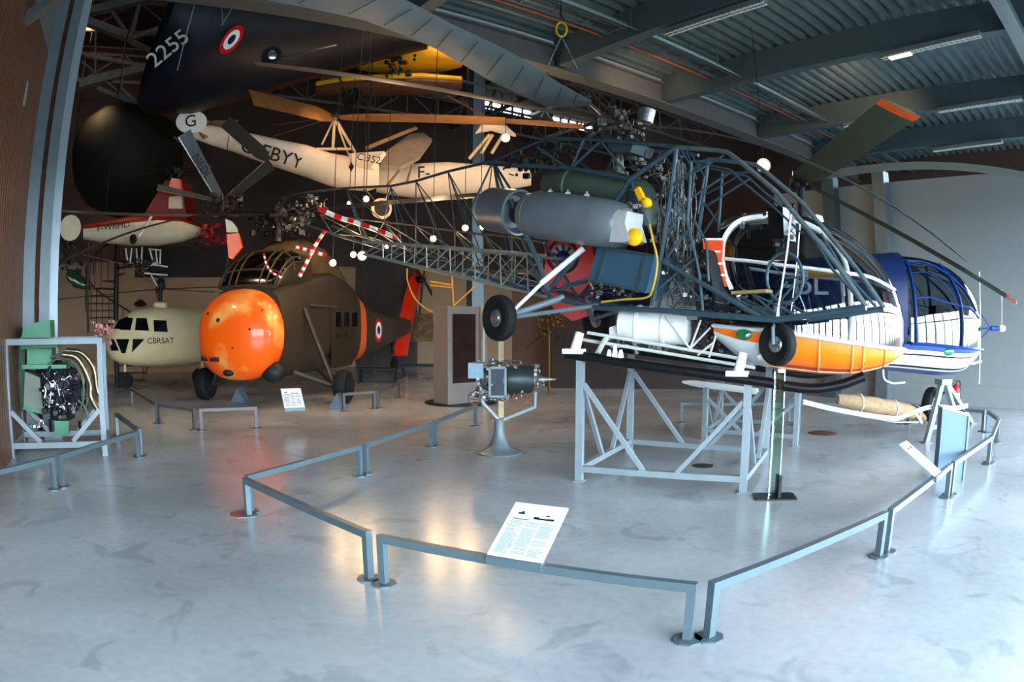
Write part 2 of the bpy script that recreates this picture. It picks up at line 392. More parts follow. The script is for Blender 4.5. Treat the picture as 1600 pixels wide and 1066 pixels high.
SEG = [(BA, BB, 'low grey barrier length left of the front sign, running forward from the reddish foot plate'), (BB, BC, 'low grey barrier length in front carrying the large information panel'), (BC, BD, 'low grey barrier length running from the front corner up to the right'),
       (BD, BE, 'low grey barrier length carrying the narrow tilted panel, before the grey kiosk'), (BE, BF, 'low grey barrier length passing in front of the grey kiosk'), (BF, BG, 'low grey barrier length just beyond the grey kiosk'), (BG, BH_, 'shortest grey barrier length at the far right bend'),
       (BH_, (6.6, 9.9), 'low grey barrier length behind the trestle with the blue helicopter nose'), (BA, (-1.64, 7.25), 'low grey barrier length going back running forward from the reddish foot plate'), ((-1.64, 7.25), (-1.06, 9.07), 'low grey barrier length left of the turbine pedestal'), ((-1.06, 9.07), (-.57, 10.9), 'low grey barrier length behind the turbine pedestal, below the display column'),
       ((6.6, 9.9), (4.7, 10.6), 'low barrier length behind the blue helicopter undercarriage'), ((4.7, 10.6), (2.75, 11.0), 'low barrier length seen through the big trestle, below the skid')]
for a, b, lb in SEG: barrier(a, b, lb, G1)
mb = MB(); oct_plate(mb, V(BA[0] - .01, BA[1] - .03, 0), .13, .4, .008); tag(mb.build('foot_plate', mat('reddish_plate', (150, 92, 80), .5, .1)), 'reddish foot plate under the left barrier corner post', 'plate')
G2 = 'low grey barrier by the radial engine frame'
for a, b, lb in (((-4.95, 3.9), (-4.69, 5.67), 'low grey barrier length entering at the left edge of the photo'), ((-4.69, 5.67), (-4.71, 7.56), 'low grey barrier length in front of the engine frame'), ((-4.71, 7.56), (-6.0, 8.9), 'dark barrier length going back to the right of the engine frame')): barrier(a, b, lb, G2)
G3 = 'low dark barrier around the orange-nosed helicopter'
M_rail2 = mat('rail_paint_dark', (84, 84, 84), .45, .3, .06)
for a, b, lb in (((-5.94, 10.17), (-4.92, 9.7), 'short barrier length at the corner in front of the orange nose'), ((-4.92, 9.7), (-4.0, 10.2), 'barrier length left of the small information panel under the orange nose'), ((-5.94, 10.17), (-7.9, 12.4), 'barrier length beside the left main wheel of the orange-nosed helicopter'), ((-3.2, 12.35), (-2.6, 12.9), 'barrier length in front of the right main wheel of the orange-nosed helicopter'), ((-2.6, 12.9), (-2.5, 14.8), 'barrier length to the right of the brown helicopter fuselage'), ((-2.5, 14.8), (-2.6, 16.8), 'farthest barrier length beside the brown helicopter fuselage')): barrier(a, b, lb, G3, m=M_rail2)
# ---------------------------------------------------------------- information panels
def panel(pa, pb, t, w, h, label, tilt=33, big=True, zb=None, z0=BZ + .005):
    pa, pb = V(pa[0], pa[1], 0), V(pb[0], pb[1], 0); d = (pb - pa).normalized(); n = V(-d.y, d.x, 0)
    c = lerp(pa, pb, t) + V(0, 0, z0) - n * .02; up = n * math.cos(math.radians(tilt)) + V(0, 0, math.sin(math.radians(tilt))); nn = d.cross(up).normalized()
    r = thing('information_panel', label, 'sign', c)
    mb = MB(); mb.box(c + up * (h / 2) + nn * .012, (w, h, .012), axes=(d, up, nn)); mb.build('board', M_paper, r)
    mb = MB(); mb.box(c + V(0, 0, -.018) , (w, .058, .05), axes=(d, n, V(0, 0, 1))); mb.build('bracket', M_rail, r)
    s = nn * .0185
    def P(x, y): return c + d * (x * w) + up * (y * h) + s
    mb = MB(); rnd = random.Random(int(w * 1000) + int(t * 100))
    cols = ((-.42, -.15), (-.12, .13), (.16, .42)) if big else ((-.35, .35),)
    for a0, a1 in cols:
        y = .06
        while y < .66:
            if rnd.random() < .86:
                e = a1 - (rnd.random() * .12 if rnd.random() < .3 else 0); mb.box((P(a0, y) + P(e, y)) / 2, ((e - a0) * w, .006 * h, .0004), axes=(d, up, nn))
            y += .0165
    mb.build('printed_text', M_greytext, r)
    mb = MB()
    if big:   # two small photographs of the machine
        for (x, y, sx, sy) in ((-.28, .80, .12, .03), (-.26, .825, .05, .03), (.03, .74, .10, .045), (.15, .73, .2, .03), (.30, .735, .12, .035), (.22, .80, .07, .02)):
            mb.box(P(x, y), (sx * w, sy * h, .0006), axes=(d, up, nn))
    else:
        for (x, y, sx, sy) in ((-.15, .82, .22, .05), (.2, .82, .2, .06), (.2, .86, .1, .03)): mb.box(P(x, y), (sx * w, sy * h, .0006), axes=(d, up, nn))
    mb.build('picture', M_ink, r)
    mb = MB(); mb.box(P(-.24, .69), (.3 * w, .02 * h, .0005), axes=(d, up, nn)); mb.build('heading', mat('heading_grey', (110, 114, 120), .6), r)
    return r
panel(BB, BC, .484, .345, .44, 'large white information panel on the front barrier with two small pictures', 30)
panel(BD, BE, .66, .22, .46, 'narrow white information panel on the barrier beside the grey kiosk', 33, False)
panel((-4.92, 9.7), (-4.0, 10.2), 1.55, .34, .44, 'small white information panel on the floor stand under the orange nose', 38, True, z0=.30)
# ---------------------------------------------------------------- kiosk box
def kiosk():
    a = onz(1463, 753); b = onz(1503, 751); d = (b - a).normalized(); n = V(-d.y, d.x, 0); r = thing('kiosk', 'blue-grey upright kiosk box with a sloping white top behind the right barrier', 'kiosk', (a + b) / 2)
    L = (b - a).length; hL, hR = .80, .71; th = .13
    mb = MB(); mb.prism([a + V(0, 0, 0.0), b, b + V(0, 0, hR), a + V(0, 0, hL)], n * th); mb.build('body', mat('kiosk_blue', (96, 118, 134), .4, .1, .02), r)
    mb = MB(); mb.prism([a - n * .01 + V(0, 0, hL), b - n * .01 + V(0, 0, hR) + d * .02, b - n * .01 + V(0, 0, hR + .02) + d * .02, a - n * .01 + V(0, 0, hL + .02)], n * (th + .04)); mb.build('lid', M_white, r)
    mb = MB(); mb.beam(b + d * .012 + n * .0, b + d * .012 + V(0, 0, hR), .024, .03); mb.build('edge_strip', M_colm, r)
kiosk()
# ---------------------------------------------------------------- glass blade that carries the nose wheel of the lattice helicopter
def glassblade():
    c = V(2.54, 6.06, 0); r = thing('glass_support', 'green glass blade on a black base plate under the front wheel', 'support', c); rz = math.radians(-12)
    mb = MB(); mb.box(c + V(0, 0, .008), (.42, .26, .012), rz); mb.build('base_plate', M_black, r)
    mb = MB(); mb.box(c + V(.02, -.03, .12), (.03, .10, .22), rz + .2); mb.build('clamp', M_dark, r)
    mb = MB(); mb.box(c + V(-.01, .0, .635), (.022, .11, 1.24), rz + .95); mb.build('glass_sheet', glass('green_glass_sheet', (216, 242, 232), .06), r)
    mb = MB(); mb.box(c + V(0.0, -.0, 1.235), (.07, .1, .035), rz); mb.build('wheel_cup', M_white, r)
def mat_glassgreen():
    m = bpy.data.materials.new('green_glass'); m.use_nodes = True; b = m.node_tree.nodes['Principled BSDF']; b.inputs['Base Color'].default_value = lin((110, 190, 165)); b.inputs['Transmission Weight'].default_value = .9; b.inputs['Roughness'].default_value = .04; b.inputs['IOR'].default_value = 1.45; return m
glassblade()
# ---------------------------------------------------------------- welded trestles
def trestle(P4, hs, label, group=None, w=.075, diag=True, name='trestle', m=None):
    m = m or M_stand; P4 = [V(p[0], p[1], 0) for p in P4]; c = sum(P4, V(0, 0, 0)) / 4; r = thing(name, label, 'stand', c, group); cc = (P4[1] - P4[0]).normalized(); rz = math.atan2(cc.y, cc.x)
    for p, h in zip(P4, hs):
        mb = MB(); mb.box(p + V(0, 0, h / 2), (w, w, h), rz); mb.build('post', m, r)
        mb = MB(); mb.box(p + V(0, 0, .005), (w * 1.5, w * 1.5, .01), rz); mb.build('foot', m, r)
    for i in range(4):
        p, q = P4[i], P4[(i + 1) % 4]; d = (q - p).normalized(); L = (q - p).length
        mb = MB(); mb.beam(p + d * w * .5 + V(0, 0, .14), q - d * w * .5 + V(0, 0, .14), w * .85, w * .85); mb.build('base_beam', m, r)
        for s0, h0, dd in ((p, hs[i], d), (q, hs[(i + 1) % 4], -d)):
            mb = MB(); mb.beam(s0 + dd * w * .5 + V(0, 0, h0 * .78), s0 + dd * (L * .40) + V(0, 0, .16), w * .62, w * .62); mb.build('brace', m, r)
    return r
TR = trestle([(.71, 7.04), (2.29, 6.31), (3.06, 7.68), (1.52, 8.61)], [1.33, 1.17, 1.17, 1.33], 'large pale grey welded trestle under the orange and white helicopter', 'pale grey welded trestles')
trestle([(2.75, 9.35), (3.85, 8.55), (4.35, 9.6), (3.3, 10.35)], [.75, .75, .75, .75], 'low pale grey trestle behind the glass support, under the blue helicopter', 'pale grey welded trestles', .07)
def aframe():
    p = V(5.98, 8.22, 0); r = thing('trestle', 'pale grey A-shaped trestle holding up the nose of the blue helicopter', 'stand', p, 'pale grey welded trestles'); top = dist(1474, 600, 10.3); b = dist(1505, 665, 10.4)
    f0, f1, f2 = onz(1447, 692), onz(1500, 676), onz(1518, 662)
    for f, e in ((f0, -.04), (f1, .04), (f2, .06)):
        mb = MB(); mb.beam(f + V(0, 0, .01), top + V(e, 0, 0), .075, .075); mb.build('leg', M_stand, r)
        mb = MB(); mb.box(f + V(0, 0, .006), (.15, .15, .012)); mb.build('foot', M_stand, r)
    mb = MB(); mb.beam(lerp(f0, top, .25), lerp(f1, top, .25), .06, .06); mb.build('cross_beam', M_stand, r)
    mb = MB(); mb.box(top + V(0, 0, .03), (.2, .2, .08)); mb.build('head_plate', mat('pale_green_metal', (130, 165, 165), .4, .4), r)
    return top
AF = aframe()
# ---------------------------------------------------------------- fire extinguisher
def extinguisher():
    c = at(1492, 640, 10.2); c.z = c.z; zb = at(1492, 630, 10.2).z; zt = at(1492, 600, 10.2).z; h = zt - zb
    r = thing('fire_extinguisher', 'red fire extinguisher on a slim floor stand behind the A-shaped trestle', 'fire extinguisher', (c.x, c.y, 0)); x, y = c.x, c.y
    mb = MB(); mb.lathe((x, y, zb), (0, 0, 1), [(0, .06), (.01, .075), (h * .75, .075), (h * .9, .05), (h, .025)], 20); mb.build('cylinder', M_red, r)
    mb = MB(); mb.path(catmull([(x, y, zt), (x + .02, y, zt + .05), (x + .1, y, zt + .02), (x + .09, y, zb + .1)], 6), .012, 8); mb.beam((x - .05, y, zt + .06), (x + .07, y, zt + .04), .02, .02); mb.build('hose', M_black, r)
    mb = MB(); mb.box((x, y - .078, zb + h * .4), (.07, .004, .1)); mb.build('label', M_white, r)
    mb = MB(); mb.tube((x, y + .1, 0), (x, y + .1, zt), .015, 8); mb.lathe((x, y + .1, 0), (0, 0, 1), [(0, .15), (.015, .15)], 20); mb.box((x, y + .05, zb - .01), (.16, .14, .01)); mb.build('stand', M_dark, r)
extinguisher()
# ---------------------------------------------------------------- clutter of pipework used on engines
def clutter(mb, c, axes, n, seed, r0=.006, r1=.02, shapes=('t', 'b', 's')):
    rn = random.Random(seed); X, Y, Z = axes
    for i in range(n):
        a = [rn.uniform(-1, 1) for _ in range(3)]; p = c + X * a[0] + Y * a[1] + Z * a[2]; k = rn.choice(shapes); s = rn.uniform(r0, r1)
        if k == 't':
            q = c + X * max(-1, min(1, a[0] + rn.uniform(-.6, .6))) + Y * max(-1, min(1, a[1] + rn.uniform(-.6, .6))) + Z * max(-1, min(1, a[2] + rn.uniform(-.6, .6)))
            m = (p + q) / 2 + X * rn.uniform(-.2, .2) + Z * rn.uniform(-.25, .25); mb.path(catmull([p, m, q], 4), s * .55, 6)
        elif k == 'b': mb.box(p, (s * 3, s * 2.4, s * 2.6), rn.uniform(0, 3))
        else: mb.lathe(p - Z * s, [Z, X, Y][rn.randrange(3)], [(0, s * .8), (s * .4, s * 1.2), (s * 2, s * 1.2), (s * 2.6, s * .7)], 10)
# ---------------------------------------------------------------- turboprop engine on a trumpet-shaped pedestal
M_navy0 = mat('inlet_dark_blue', (16, 24, 40), .4, 0, .2, 20)
def turbine():
    base = onz(780, 708); Y = base.y; r = thing('engine_pedestal', 'grey trumpet-shaped pedestal with a forked arm carrying a dark turbine engine', 'pedestal', base)
    k = Y / FPX
    def p(x, y, dy=0): return at(x, y, Y + dy)
    mb = MB(); z = [(0, .285), (.02, .29), (.03, .25), (.05, .19), (.10, .135), (.18, .095), (.27, .07), (.36, .062), (.445, .066)]; mb.lathe(base, (0, 0, 1), z, 40); mb.build('pedestal_base', mat('pedestal_paint', (98, 108, 112), .4, .2, .04), r)
    top = p(781, 658)
    for pts in ([top, p(756, 632), p(751, 622), p(751, 600)], [top, p(836, 636), p(836, 612)]):
        mb = MB(); mb.path(pts, .028, 10); mb.build('arm', mat('arm_paint', (130, 138, 142), .4, .2, .04), r)
    c = p(812, 593); X = V(1, 0, 0); e = thing('turbine_engine', 'dark grey-green turbine engine with a pointed nose cone on the trumpet pedestal', 'engine', (c.x, c.y, c.z - .3))
    x = lambda px: p(px, 593).x
    M_eng = mat('engine_grey_green', (52, 62, 60), .4, .4, .08); O = V(0, c.y, c.z)
    mb = MB(); mb.lathe(O, X, [(x(792), .17), (x(793), .185), (x(800), .195), (x(815), .19), (x(828), .175), (x(834), .15)], 36); mb.build('casing', M_eng, e)
    mb = MB(); mb.lathe(O, X, [(x(766), .15), (x(768), .185), (x(771), .185), (x(772), .15), (x(786), .15), (x(787), .195), (x(791), .195), (x(792), .16)], 36); mb.build('intake_ring', mat('dull_ring', (110, 120, 126), .45, .5, .2, 12), e)
    mb = MB(); mb.lathe(O, X, [(x(834), .12), (x(838), .09), (x(845), .045), (x(856), .03), (x(869), .008)], 20); mb.build('nose_cone', mat('bare_metal', (150, 146, 138), .4, .8, .2, 20), e)
    mb = MB(); mb.lathe(O, X, [(x(750), .08), (x(756), .13), (x(766), .16)], 24); mb.build('compressor_casing', M_mech, e)
    mb = MB(); fy = c.y - .2; fx0, fx1, fz0, fz1 = x(766), x(790), p(770, 617).z, p(770, 573).z
    for (a0, b0, a1, b1) in ((fx0, fz0, fx1, fz0), (fx0, fz1, fx1, fz1), (fx0, fz0, fx0, fz1), (fx1, fz0, fx1, fz1)): mb.beam((a0, fy, b0), (a1, fy, b1), .03, .03)
    mb.build('air_inlet_frame', M_colm, e); mb = MB(); mb.box(((fx0 + fx1) / 2, fy + .02, (fz0 + fz1) / 2), (fx1 - fx0, .02, fz1 - fz0)); mb.build('air_inlet', M_navy0, e)
    mb = MB(); q = p(744, 579, -.05); mb.box(q, (.19, .2, .185)); mb.build('gearbox', mat('gearbox_blue', (110, 130, 142), .45, .2, .1, 20), e)
    mb = MB(); clutter(mb, p(775, 618, 0), (V(.33, 0, 0), V(0, .2, 0), V(0, 0, .05)), 70, 3); clutter(mb, p(778, 569, 0), (V(.30, 0, 0), V(0, .15, 0), V(0, 0, .04)), 46, 4); clutter(mb, p(760, 600, 0), (V(.12, 0, 0), V(0, .2, 0), V(0, 0, .2)), 50, 5); clutter(mb, p(840, 590), (V(.05, 0, 0), V(0, .1, 0), V(0, 0, .15)), 26, 6)
    mb.build('pipework', M_mech, e)
    mb = MB(); rn = random.Random(8)
    for px in (822, 742, 800, 812):
        mb = MB(); q = p(px, 615 + rn.uniform(-4, 6)); pts = [q + V(.08 * math.cos(a), -.1, .08 * math.sin(a)) for a in [i * PI / 4 for i in range(8)]]; mb.path(catmull(pts, 3, True), .008, 6, closed=True); mb.build('cable_loop', mat('rust_cable', (120, 70, 48), .6, .2), e)
    # rear post under the left main wheel of the lattice helicopter
turbine()
# ---------------------------------------------------------------- radial engine in its square frame at the left
def radial():
    a, b = onz(20, 716), onz(165, 712); d = (b - a).normalized(); n = V(-d.y, d.x, 0); L = (b - a).length; Ht = at(8, 530, a.y).z
    rz = math.atan2(d.y, d.x); fr = thing('engine_stand', 'pale grey square steel frame standing around the green radial engine', 'frame', (a + b) / 2); w = .075
    h = onplane(87, 529, a, n).z
    for k, nm in ((0, 0), (.95, 1)):
        o = n * k
        for t in (a, b):
            mb = MB(); q = t + o; mb.box(q + V(0, 0, h / 2), (w, w, h), rz); mb.build('post', M_stand, fr)
        mb = MB(); mb.beam(a + o + d * w / 2 + V(0, 0, h - w / 2), b + o - d * w / 2 + V(0, 0, h - w / 2), w, w); mb.build('top_beam', M_stand, fr)
        mb = MB(); mb.beam(a + o + d * w / 2 + V(0, 0, .16), b + o - d * w / 2 + V(0, 0, .16), w, w); mb.build('base_beam', M_stand, fr)
        for s, e in ((a, d), (b, -d)):
            mb = MB(); mb.beam(s + o + e * w / 2 + V(0, 0, .60), s + o + e * (L * .33) + V(0, 0, .2), w * .8, w * .8); mb.build('brace', M_stand, fr)
    for t in (a, b):
        mb = MB(); mb.beam(t + n * w / 2 + V(0, 0, .16), t + n * (.95 - w / 2) + V(0, 0, .16), w, w); mb.build('side_beam', M_stand, fr)
        mb = MB(); mb.beam(t + n * w / 2 + V(0, 0, h - w / 2), t + n * (.95 - w / 2) + V(0, 0, h - w / 2), w, w); mb.build('side_beam', M_stand, fr)
    o = a + n * .55
    def p(px, py, dn=0): return onplane(px, py, o + n * dn, n)
    G = mat('pale_green_paint', (80, 132, 104), .45, .1, .08, 4); G2 = mat('dark_green_paint', (52, 84, 66), .5, .1, .1); GP = mat('grey_green_panel', (112, 118, 106), .55, 0, .05)
    c = p(96, 600); e = thing('radial_engine', 'green housed radial piston engine hanging in the square steel frame', 'engine', (c.x, c.y, .35))
    # bell shaped housing sections (upper scoop, collar, box)
    mb = MB(); mb.prism([p(33, 528, .1), p(79, 528, .1), p(78, 500, .1), p(60, 503, .1), p(44, 508, .1), p(35, 519, .1)], n * .55); mb.build('upper_scoop', G, e)
    mb = MB(); mb.prism([p(32, 537, .05), p(90, 537, .05), p(91, 543, .05), p(32, 546, .05)], n * .6); mb.prism([p(34, 570, .02), p(104, 570, .02), p(103, 576, .02), p(34, 577, .02)], n * .6); mb.build('collar', G, e)
    mb = MB(); mb.prism([p(42, 545, .12), p(81, 545, .12), p(81, 571, .12), p(42, 571, .12)], n * .5); mb.build('lower_housing', G, e)
    mb = MB(); mb.prism([p(30, 540, .3), p(40, 540, .3), p(38, 640, .3), p(30, 645, .3)], n * .4); mb.build('side_rail', G2, e)
    mb = MB(); mb.prism([p(39, 581, .1), p(62, 590, .1), p(68, 642, .1), p(37, 636, .1)], n * .5); mb.build('side_panel', GP, e)
    mb = MB(); mb.prism([p(36, 635, .08), p(68, 641, .08), p(68, 648, .08), p(36, 640, .08)], n * .55); mb.prism([p(85, 658, .2), p(108, 658, .2), p(107, 679, .2), p(86, 681, .2)], n * .25); mb.build('sump', G, e)
    ax = (n * -1).normalized(); cc = p(93, 612, .1)
    mb = MB(); mb.lathe(cc + n * .2, ax, [(0, .30), (.05, .33), (.12, .34), (.2, .22)], 28); mb.build('crankcase', M_dark, e)
    X, Y, Z = d, n, V(0, 0, 1)
    for k in range(9):   # finned cylinders
        an = 2 * PI * k / 9 + .2; dr = X * math.cos(an) + Z * math.sin(an); mb = MB(); prof = []
        for i in range(9): prof += [(.18 + i * .025, .062), (.19 + i * .025, .075), (.2 + i * .025, .062)]
        mb.lathe(cc + n * .12, dr, prof + [(.42, .05)], 12); mb.build('engine_cylinder', M_dark, e)
    mb = MB(); clutter(mb, cc - n * .05, (X * .26, Y * .1, Z * .3), 150, 21, .008, .028); mb.build('accessories', mat('black_machinery', (70, 72, 78), .35, .7, .5, 40, rgb2=(14, 14, 18)), e)
    mb = MB(); clutter(mb, cc - n * .16, (X * .24, Y * .05, Z * .27), 34, 22, .008, .022); clutter(mb, p(58, 664, .1), (X * .12, Y * .1, Z * .06), 16, 24, .008, .02); mb.build('fittings', M_chrome, e)
    ring = lambda px, py, rx, ry, a0, a1, dn: catmull([p(px + rx * math.cos(t), py - ry * math.sin(t), dn) for t in [lerp(a0, a1, i / 8) for i in range(9)]], 4)
    mb = MB(); mb.path(ring(96, 612, 35, 52, 2.2, -.6, .02), .014, 8); mb.path(ring(96, 612, 42, 58, 2.0, -.9, .1), .02, 8); mb.build('ignition_ring', mat('green_grey_pipe', (90, 104, 92), .4, .4), e)
    mb = MB(); mb.path(catmull([p(98, 554, .1), p(118, 558, .1), p(131, 575, .1), p(141, 600, .1), p(142, 620, .1), p(152, 640, .1)], 6), .042, 12); mb.build('exhaust_pipe', mat('exhaust_metal', (140, 128, 104), .3, .85, .3, 12), e)
    mb = MB(); mb.path(catmull([p(104, 548, .25), p(128, 552, .25), p(146, 575, .25), p(152, 610, .25), p(160, 622, .25)], 6), .036, 12); mb.build('exhaust_pipe', MATS['exhaust_metal'], e)
    mb = MB(); mb.path(catmull([p(100, 560, .1), p(130, 590, .05), p(128, 620, .05), p(140, 660, .1)], 6), .012, 8); mb.path(catmull([p(122, 625, .05), p(134, 640, .05), p(138, 662, .05)], 6), .018, 8); mb.build('oil_line', MATS['green_grey_pipe'], e)
    for px in (78, 124):
        mb = MB(); mb.beam(p(px, 655, .3), p(px, 655, .3) * 1 - V(0, 0, p(px, 655, .3).z - .2), .03, .03); mb.build('prop', M_dark, e)
radial()
# ================================================================ lattice helicopter (blue-grey open tube frame) standing on slim supports
FC = Fr((.5, 8.25, 0), (.69, -.725))
def lattice():
    r = thing('lattice_helicopter', 'skeletal blue-grey tube-frame helicopter with bare engine and three wheels, hung from the roof by slings', 'helicopter', FC.o)
    f, l, z = FC.f, FC.l, FC.z; B = .32
    def T(pts, b=-B): return [FC.hit(x, y, b) for x, y in pts]
    def mir(ps):
        out = []
        for p in ps: a, b, c = FC.loc(p); out.append(FC.pt(a, -b, c))
        return out
    def tubes(name, lst, m, parent=r, both=True, n=8):
        mb = MB()
        for pts, rad, b in lst:
            ps = T(pts, b); mb.path(ps, rad, n)
            if both: mb.path(mir(ps), rad, n)
        return mb.build(name, m, parent)
    # ---- cage of the cabin and keel
    tubes('keel_tube', [([(850, 463), (935, 481), (1040, 486), (1150, 495), (1213, 500), (1353, 480)], .03, -B), ([(880, 447), (1020, 408)], .016, -B), ([(917, 440), (862, 455)], .018, -B), ([(1037, 410), (1125, 459), (1185, 494)], .024, -B), ([(1130, 458), (1213, 500)], .02, -.1)], M_tube)
    tubes('cabin_hoop', [([(1057, 230), (1120, 235), (1137, 238), (1152, 249), (1213, 300), (1238, 330), (1262, 358), (1308, 414), (1353, 479)], .024, -B)], mat('worn_tube', (104, 118, 120), .35, .4, .2, 12))
    tubes('cabin_brace', [([(1080, 252), (1140, 265), (1165, 288), (1210, 325), (1250, 362)], .011, -.2), ([(1262, 358), (1300, 420), (1353, 479)], .014, -.18), ([(1080, 252), (1150, 250)], .012, -B), ([(1048, 292), (1130, 243)], .012, -B), ([(1075, 312), (1145, 267)], .013, -.2), ([(1185, 494), (1230, 440)], .014, -.1), ([(1213, 492), (1170, 455)], .012, -.2), ([(1150, 495), (1160, 452), (1240, 490)], .01, -.2)], M_tube)
    tubes('control_rod', [([(1236, 329), (1230, 390), (1213, 496)], .012, -.25), ([(1250, 345), (1246, 400), (1236, 486)], .007, -.1)], M_chrome, both=False)
    c = FC.hit(1226, 434, -.12); ring = [c + z * (.235 * math.sin(t)) + f * (.19 * math.cos(t)) for t in [k * PI / 14 for k in range(28)]]
    mb = MB(); mb.path(ring, .017, 8, closed=True); mb.tube(c, c + f * .18, .01); mb.tube(c, c - f * .13 + z * .13, .01); mb.build('guard_ring', M_tube, r)
    # seat, pedals and instruments inside
    s = FC.pt(2.55, 0, 1.80); mb = MB(); mb.box(s + z * .02, (.42, .42, .04), math.atan2(f.y, f.x)); mb.beam(s - f * .2 + z * .03, s - f * .33 + z * .6, .4, .03, f); mb.build('seat', M_dark, r)
    mb = MB(); q = FC.hit(1222, 352, -.05); mb.box(q, (.16, .3, .3), math.atan2(f.y, f.x)); clutter(mb, q, (f * .18, l * .14, z * .2), 30, 31, .008, .022); mb.build('instrument_pod', M_black, r)
    mb = MB(); q = FC.pt(1.9, 0, 1.95); clutter(mb, FC.pt(2.3, 0, 1.86), (f * .5, l * .28, z * .09), 60, 32, .006, .018); mb.build('pedal_linkage', M_mech, r)
    mb = MB(); q = FC.hit(1180, 458, -.2); mb.beam(FC.hit(1148, 458, -.2), FC.hit(1202, 455, -.2), .16, .03); mb.build('leather_strap', mat('tan_leather', (150, 128, 78), .7, 0, .2), r)
    # ---- central frame, firewall posts
    tubes('frame_post', [([(1057, 230), (1047, 310), (1020, 478)], .024, -B), ([(1080, 252), (1074, 345), (1093, 430), (1098, 486)], .016, -B), ([(1057, 230), (985, 280), (930, 365), (850, 463)], .027, -B), ([(985, 280), (1003, 330), (1026, 380)], .016, -B), ([(1063, 232), (1085, 270), (1075, 330)], .012, -.1), ([(1030, 480), (1052, 390), (1047, 300)], .014, -.1), ([(1085, 345), (1104, 380), (1107, 440)], .013, -B)], M_tube)
    tubes('frame_diagonal', [([(1048, 300), (1076, 340)], .012, -B), ([(1076, 312), (1046, 360)], .012, -B), ([(1036, 410), (1075, 360)], .014, -B), ([(1024, 455), (1090, 400)], .012, -B), ([(1022, 470), (1070, 440), (1096, 470)], .012, -B), ([(1057, 230), (1073, 275)], .01, -.1)], M_tube)
    tubes('rotor_rack', [([(800, 258), (893, 263), (985, 280)], .024, -B), ([(855, 216), (935, 219), (1057, 230)], .022, -.22), ([(912, 218), (893, 262)], .016, -.3), ([(937, 222), (893, 262)], .016, -.3), ([(840, 230), (885, 262)], .017, -.3), ([(770, 252), (855, 216)], .014, -.2), ([(940, 222), (985, 280)], .012, -.3), ([(965, 225), (1010, 290)], .012, .0), ([(770, 252), (810, 258)], .02, -.2)], M_tube)
    # ---- tail boom
    AP = [(770, 252), (700, 268), (650, 283), (610, 291), (540, 294), (470, 302), (440, 310)]; LO = [(850, 463), (800, 445), (755, 432), (711, 420), (650, 405), (580, 383), (520, 366), (475, 350)]
    mb = MB(); mb.path(T(AP, 0), .022, 8)
    lo = T(LO, -.3); mb.path(lo, .032, 8, r2=.02); lo2 = mir(lo); mb.path(lo2, .032, 8, r2=.02); mb.build('boom_longeron', M_tube, r)
    mid = T([(850, 380), (800, 371), (755, 366), (711, 361), (650, 353), (600, 347), (558, 343), (500, 335)], .1)
    mb = MB(); mb.path(mid, .012, 8); mb.build('boom_longeron', mat('pale_tube', (150, 150, 140), .3, .6, .1), r)
    mb = MB(); up = T(AP, 0); nodes = [lo[1], lo[2], lo[3], lo[4], lo[5], lo[6], lo[7]]
    for k in range(6):
        a, b = nodes[k], lo2[k + 1]
        for q in (mid[min(k + 1, 7)], mid[min(k + 2, 7)]): mb.tube(a, q, .009, 6); mb.tube(b, q, .009, 6)
        mb.tube(nodes[k], nodes[k + 1] if False else lo2[k + 1], .008, 6)
    mb.build('boom_lacing', MATS['pale_tube'], r)
    mb = MB()
    for k in range(5):
        for q in (mid[min(k + 1, 7)], mid[min(k + 2, 7)]): mb.tube(up[k], q, .009, 6)
        mb.tube(up[k], lo[min(k + 1, 7)], .009, 6); mb.tube(up[k], lo2[min(k + 2, 7)], .009, 6)
    mb.tube(up[0], lo[0], .018, 8); mb.tube(up[0], lo2[0], .018, 8); mb.tube(up[0], T([(735, 330)], -.3)[0], .014); mb.build('boom_brace', M_tube, r)
    tubes('engine_strut', [([(798, 312), (843, 415), (856, 455)], .03, -.55)], M_tube, both=False)
    # ---- undercarriage
    wn, wf, nw = FC.hit(780, 497, -.87), FC.hit(935, 500, .87), FC.hit(1215, 538, 0)
    for c, R, s in ((wn, .262, 1), (wf, .262, -1)):
        mb = MB(); ax = (l + f * (.10)).normalized(); mb.wheel(c, ax, R, .15, 36); w = mb.build('main_wheel', M_rubber, r)
        mb = MB(); mb.lathe(c - ax * .08, ax, [(0, .03), (.01, .07), (.025, .075), (.03, .10), (.13, .10), (.135, .07), (.15, .03)], 24); mb.build('hub', M_chrome, w)
        k = FC.pt(.45 if s > 0 else .3, -.3 * s, FC.loc(FC.hit(850, 465, -.32))[2]); mb = MB(); mb.path([c + ax * (.06 * s), c + l * (.14 * s) + z * .02, k], .03, 10, r2=.04); mb.path([c + l * (.14 * s), FC.pt(.95, -.3 * s, 1.86)], .024, 8); mb.build('axle_leg', mat('leg_paint', (112, 126, 134), .4, .2, .05), r)
        mb = MB(); top = FC.hit(912, 388, -.32) if s > 0 else FC.pt(.55, .32, 2.5); mb.path([c + l * (.17 * s) + z * .05, lerp(c, top, .55)], .022, 10); mb.path([lerp(c, top, .5), top], .033, 10); mb.build('oleo_strut', M_white, r)
    mb = MB(); ax = (l + f * .25).normalized(); mb.wheel(nw, ax, .212, .125, 36); w = mb.build('nose_wheel', M_rubber, r)
    mb = MB(); mb.lathe(nw - ax * .055, ax, [(0, .03), (.008, .075), (.02, .085), (.09, .085), (.1, .05)], 24)
    for k in range(6): t = k * PI / 3; A_, B_ = perp(ax); mb.tube(nw - ax * .062 + (A_ * math.cos(t) + B_ * math.sin(t)) * .055, nw - ax * .05 + (A_ * math.cos(t) + B_ * math.sin(t)) * .055, .012, 8)
    mb.build('hub', M_chrome, w)
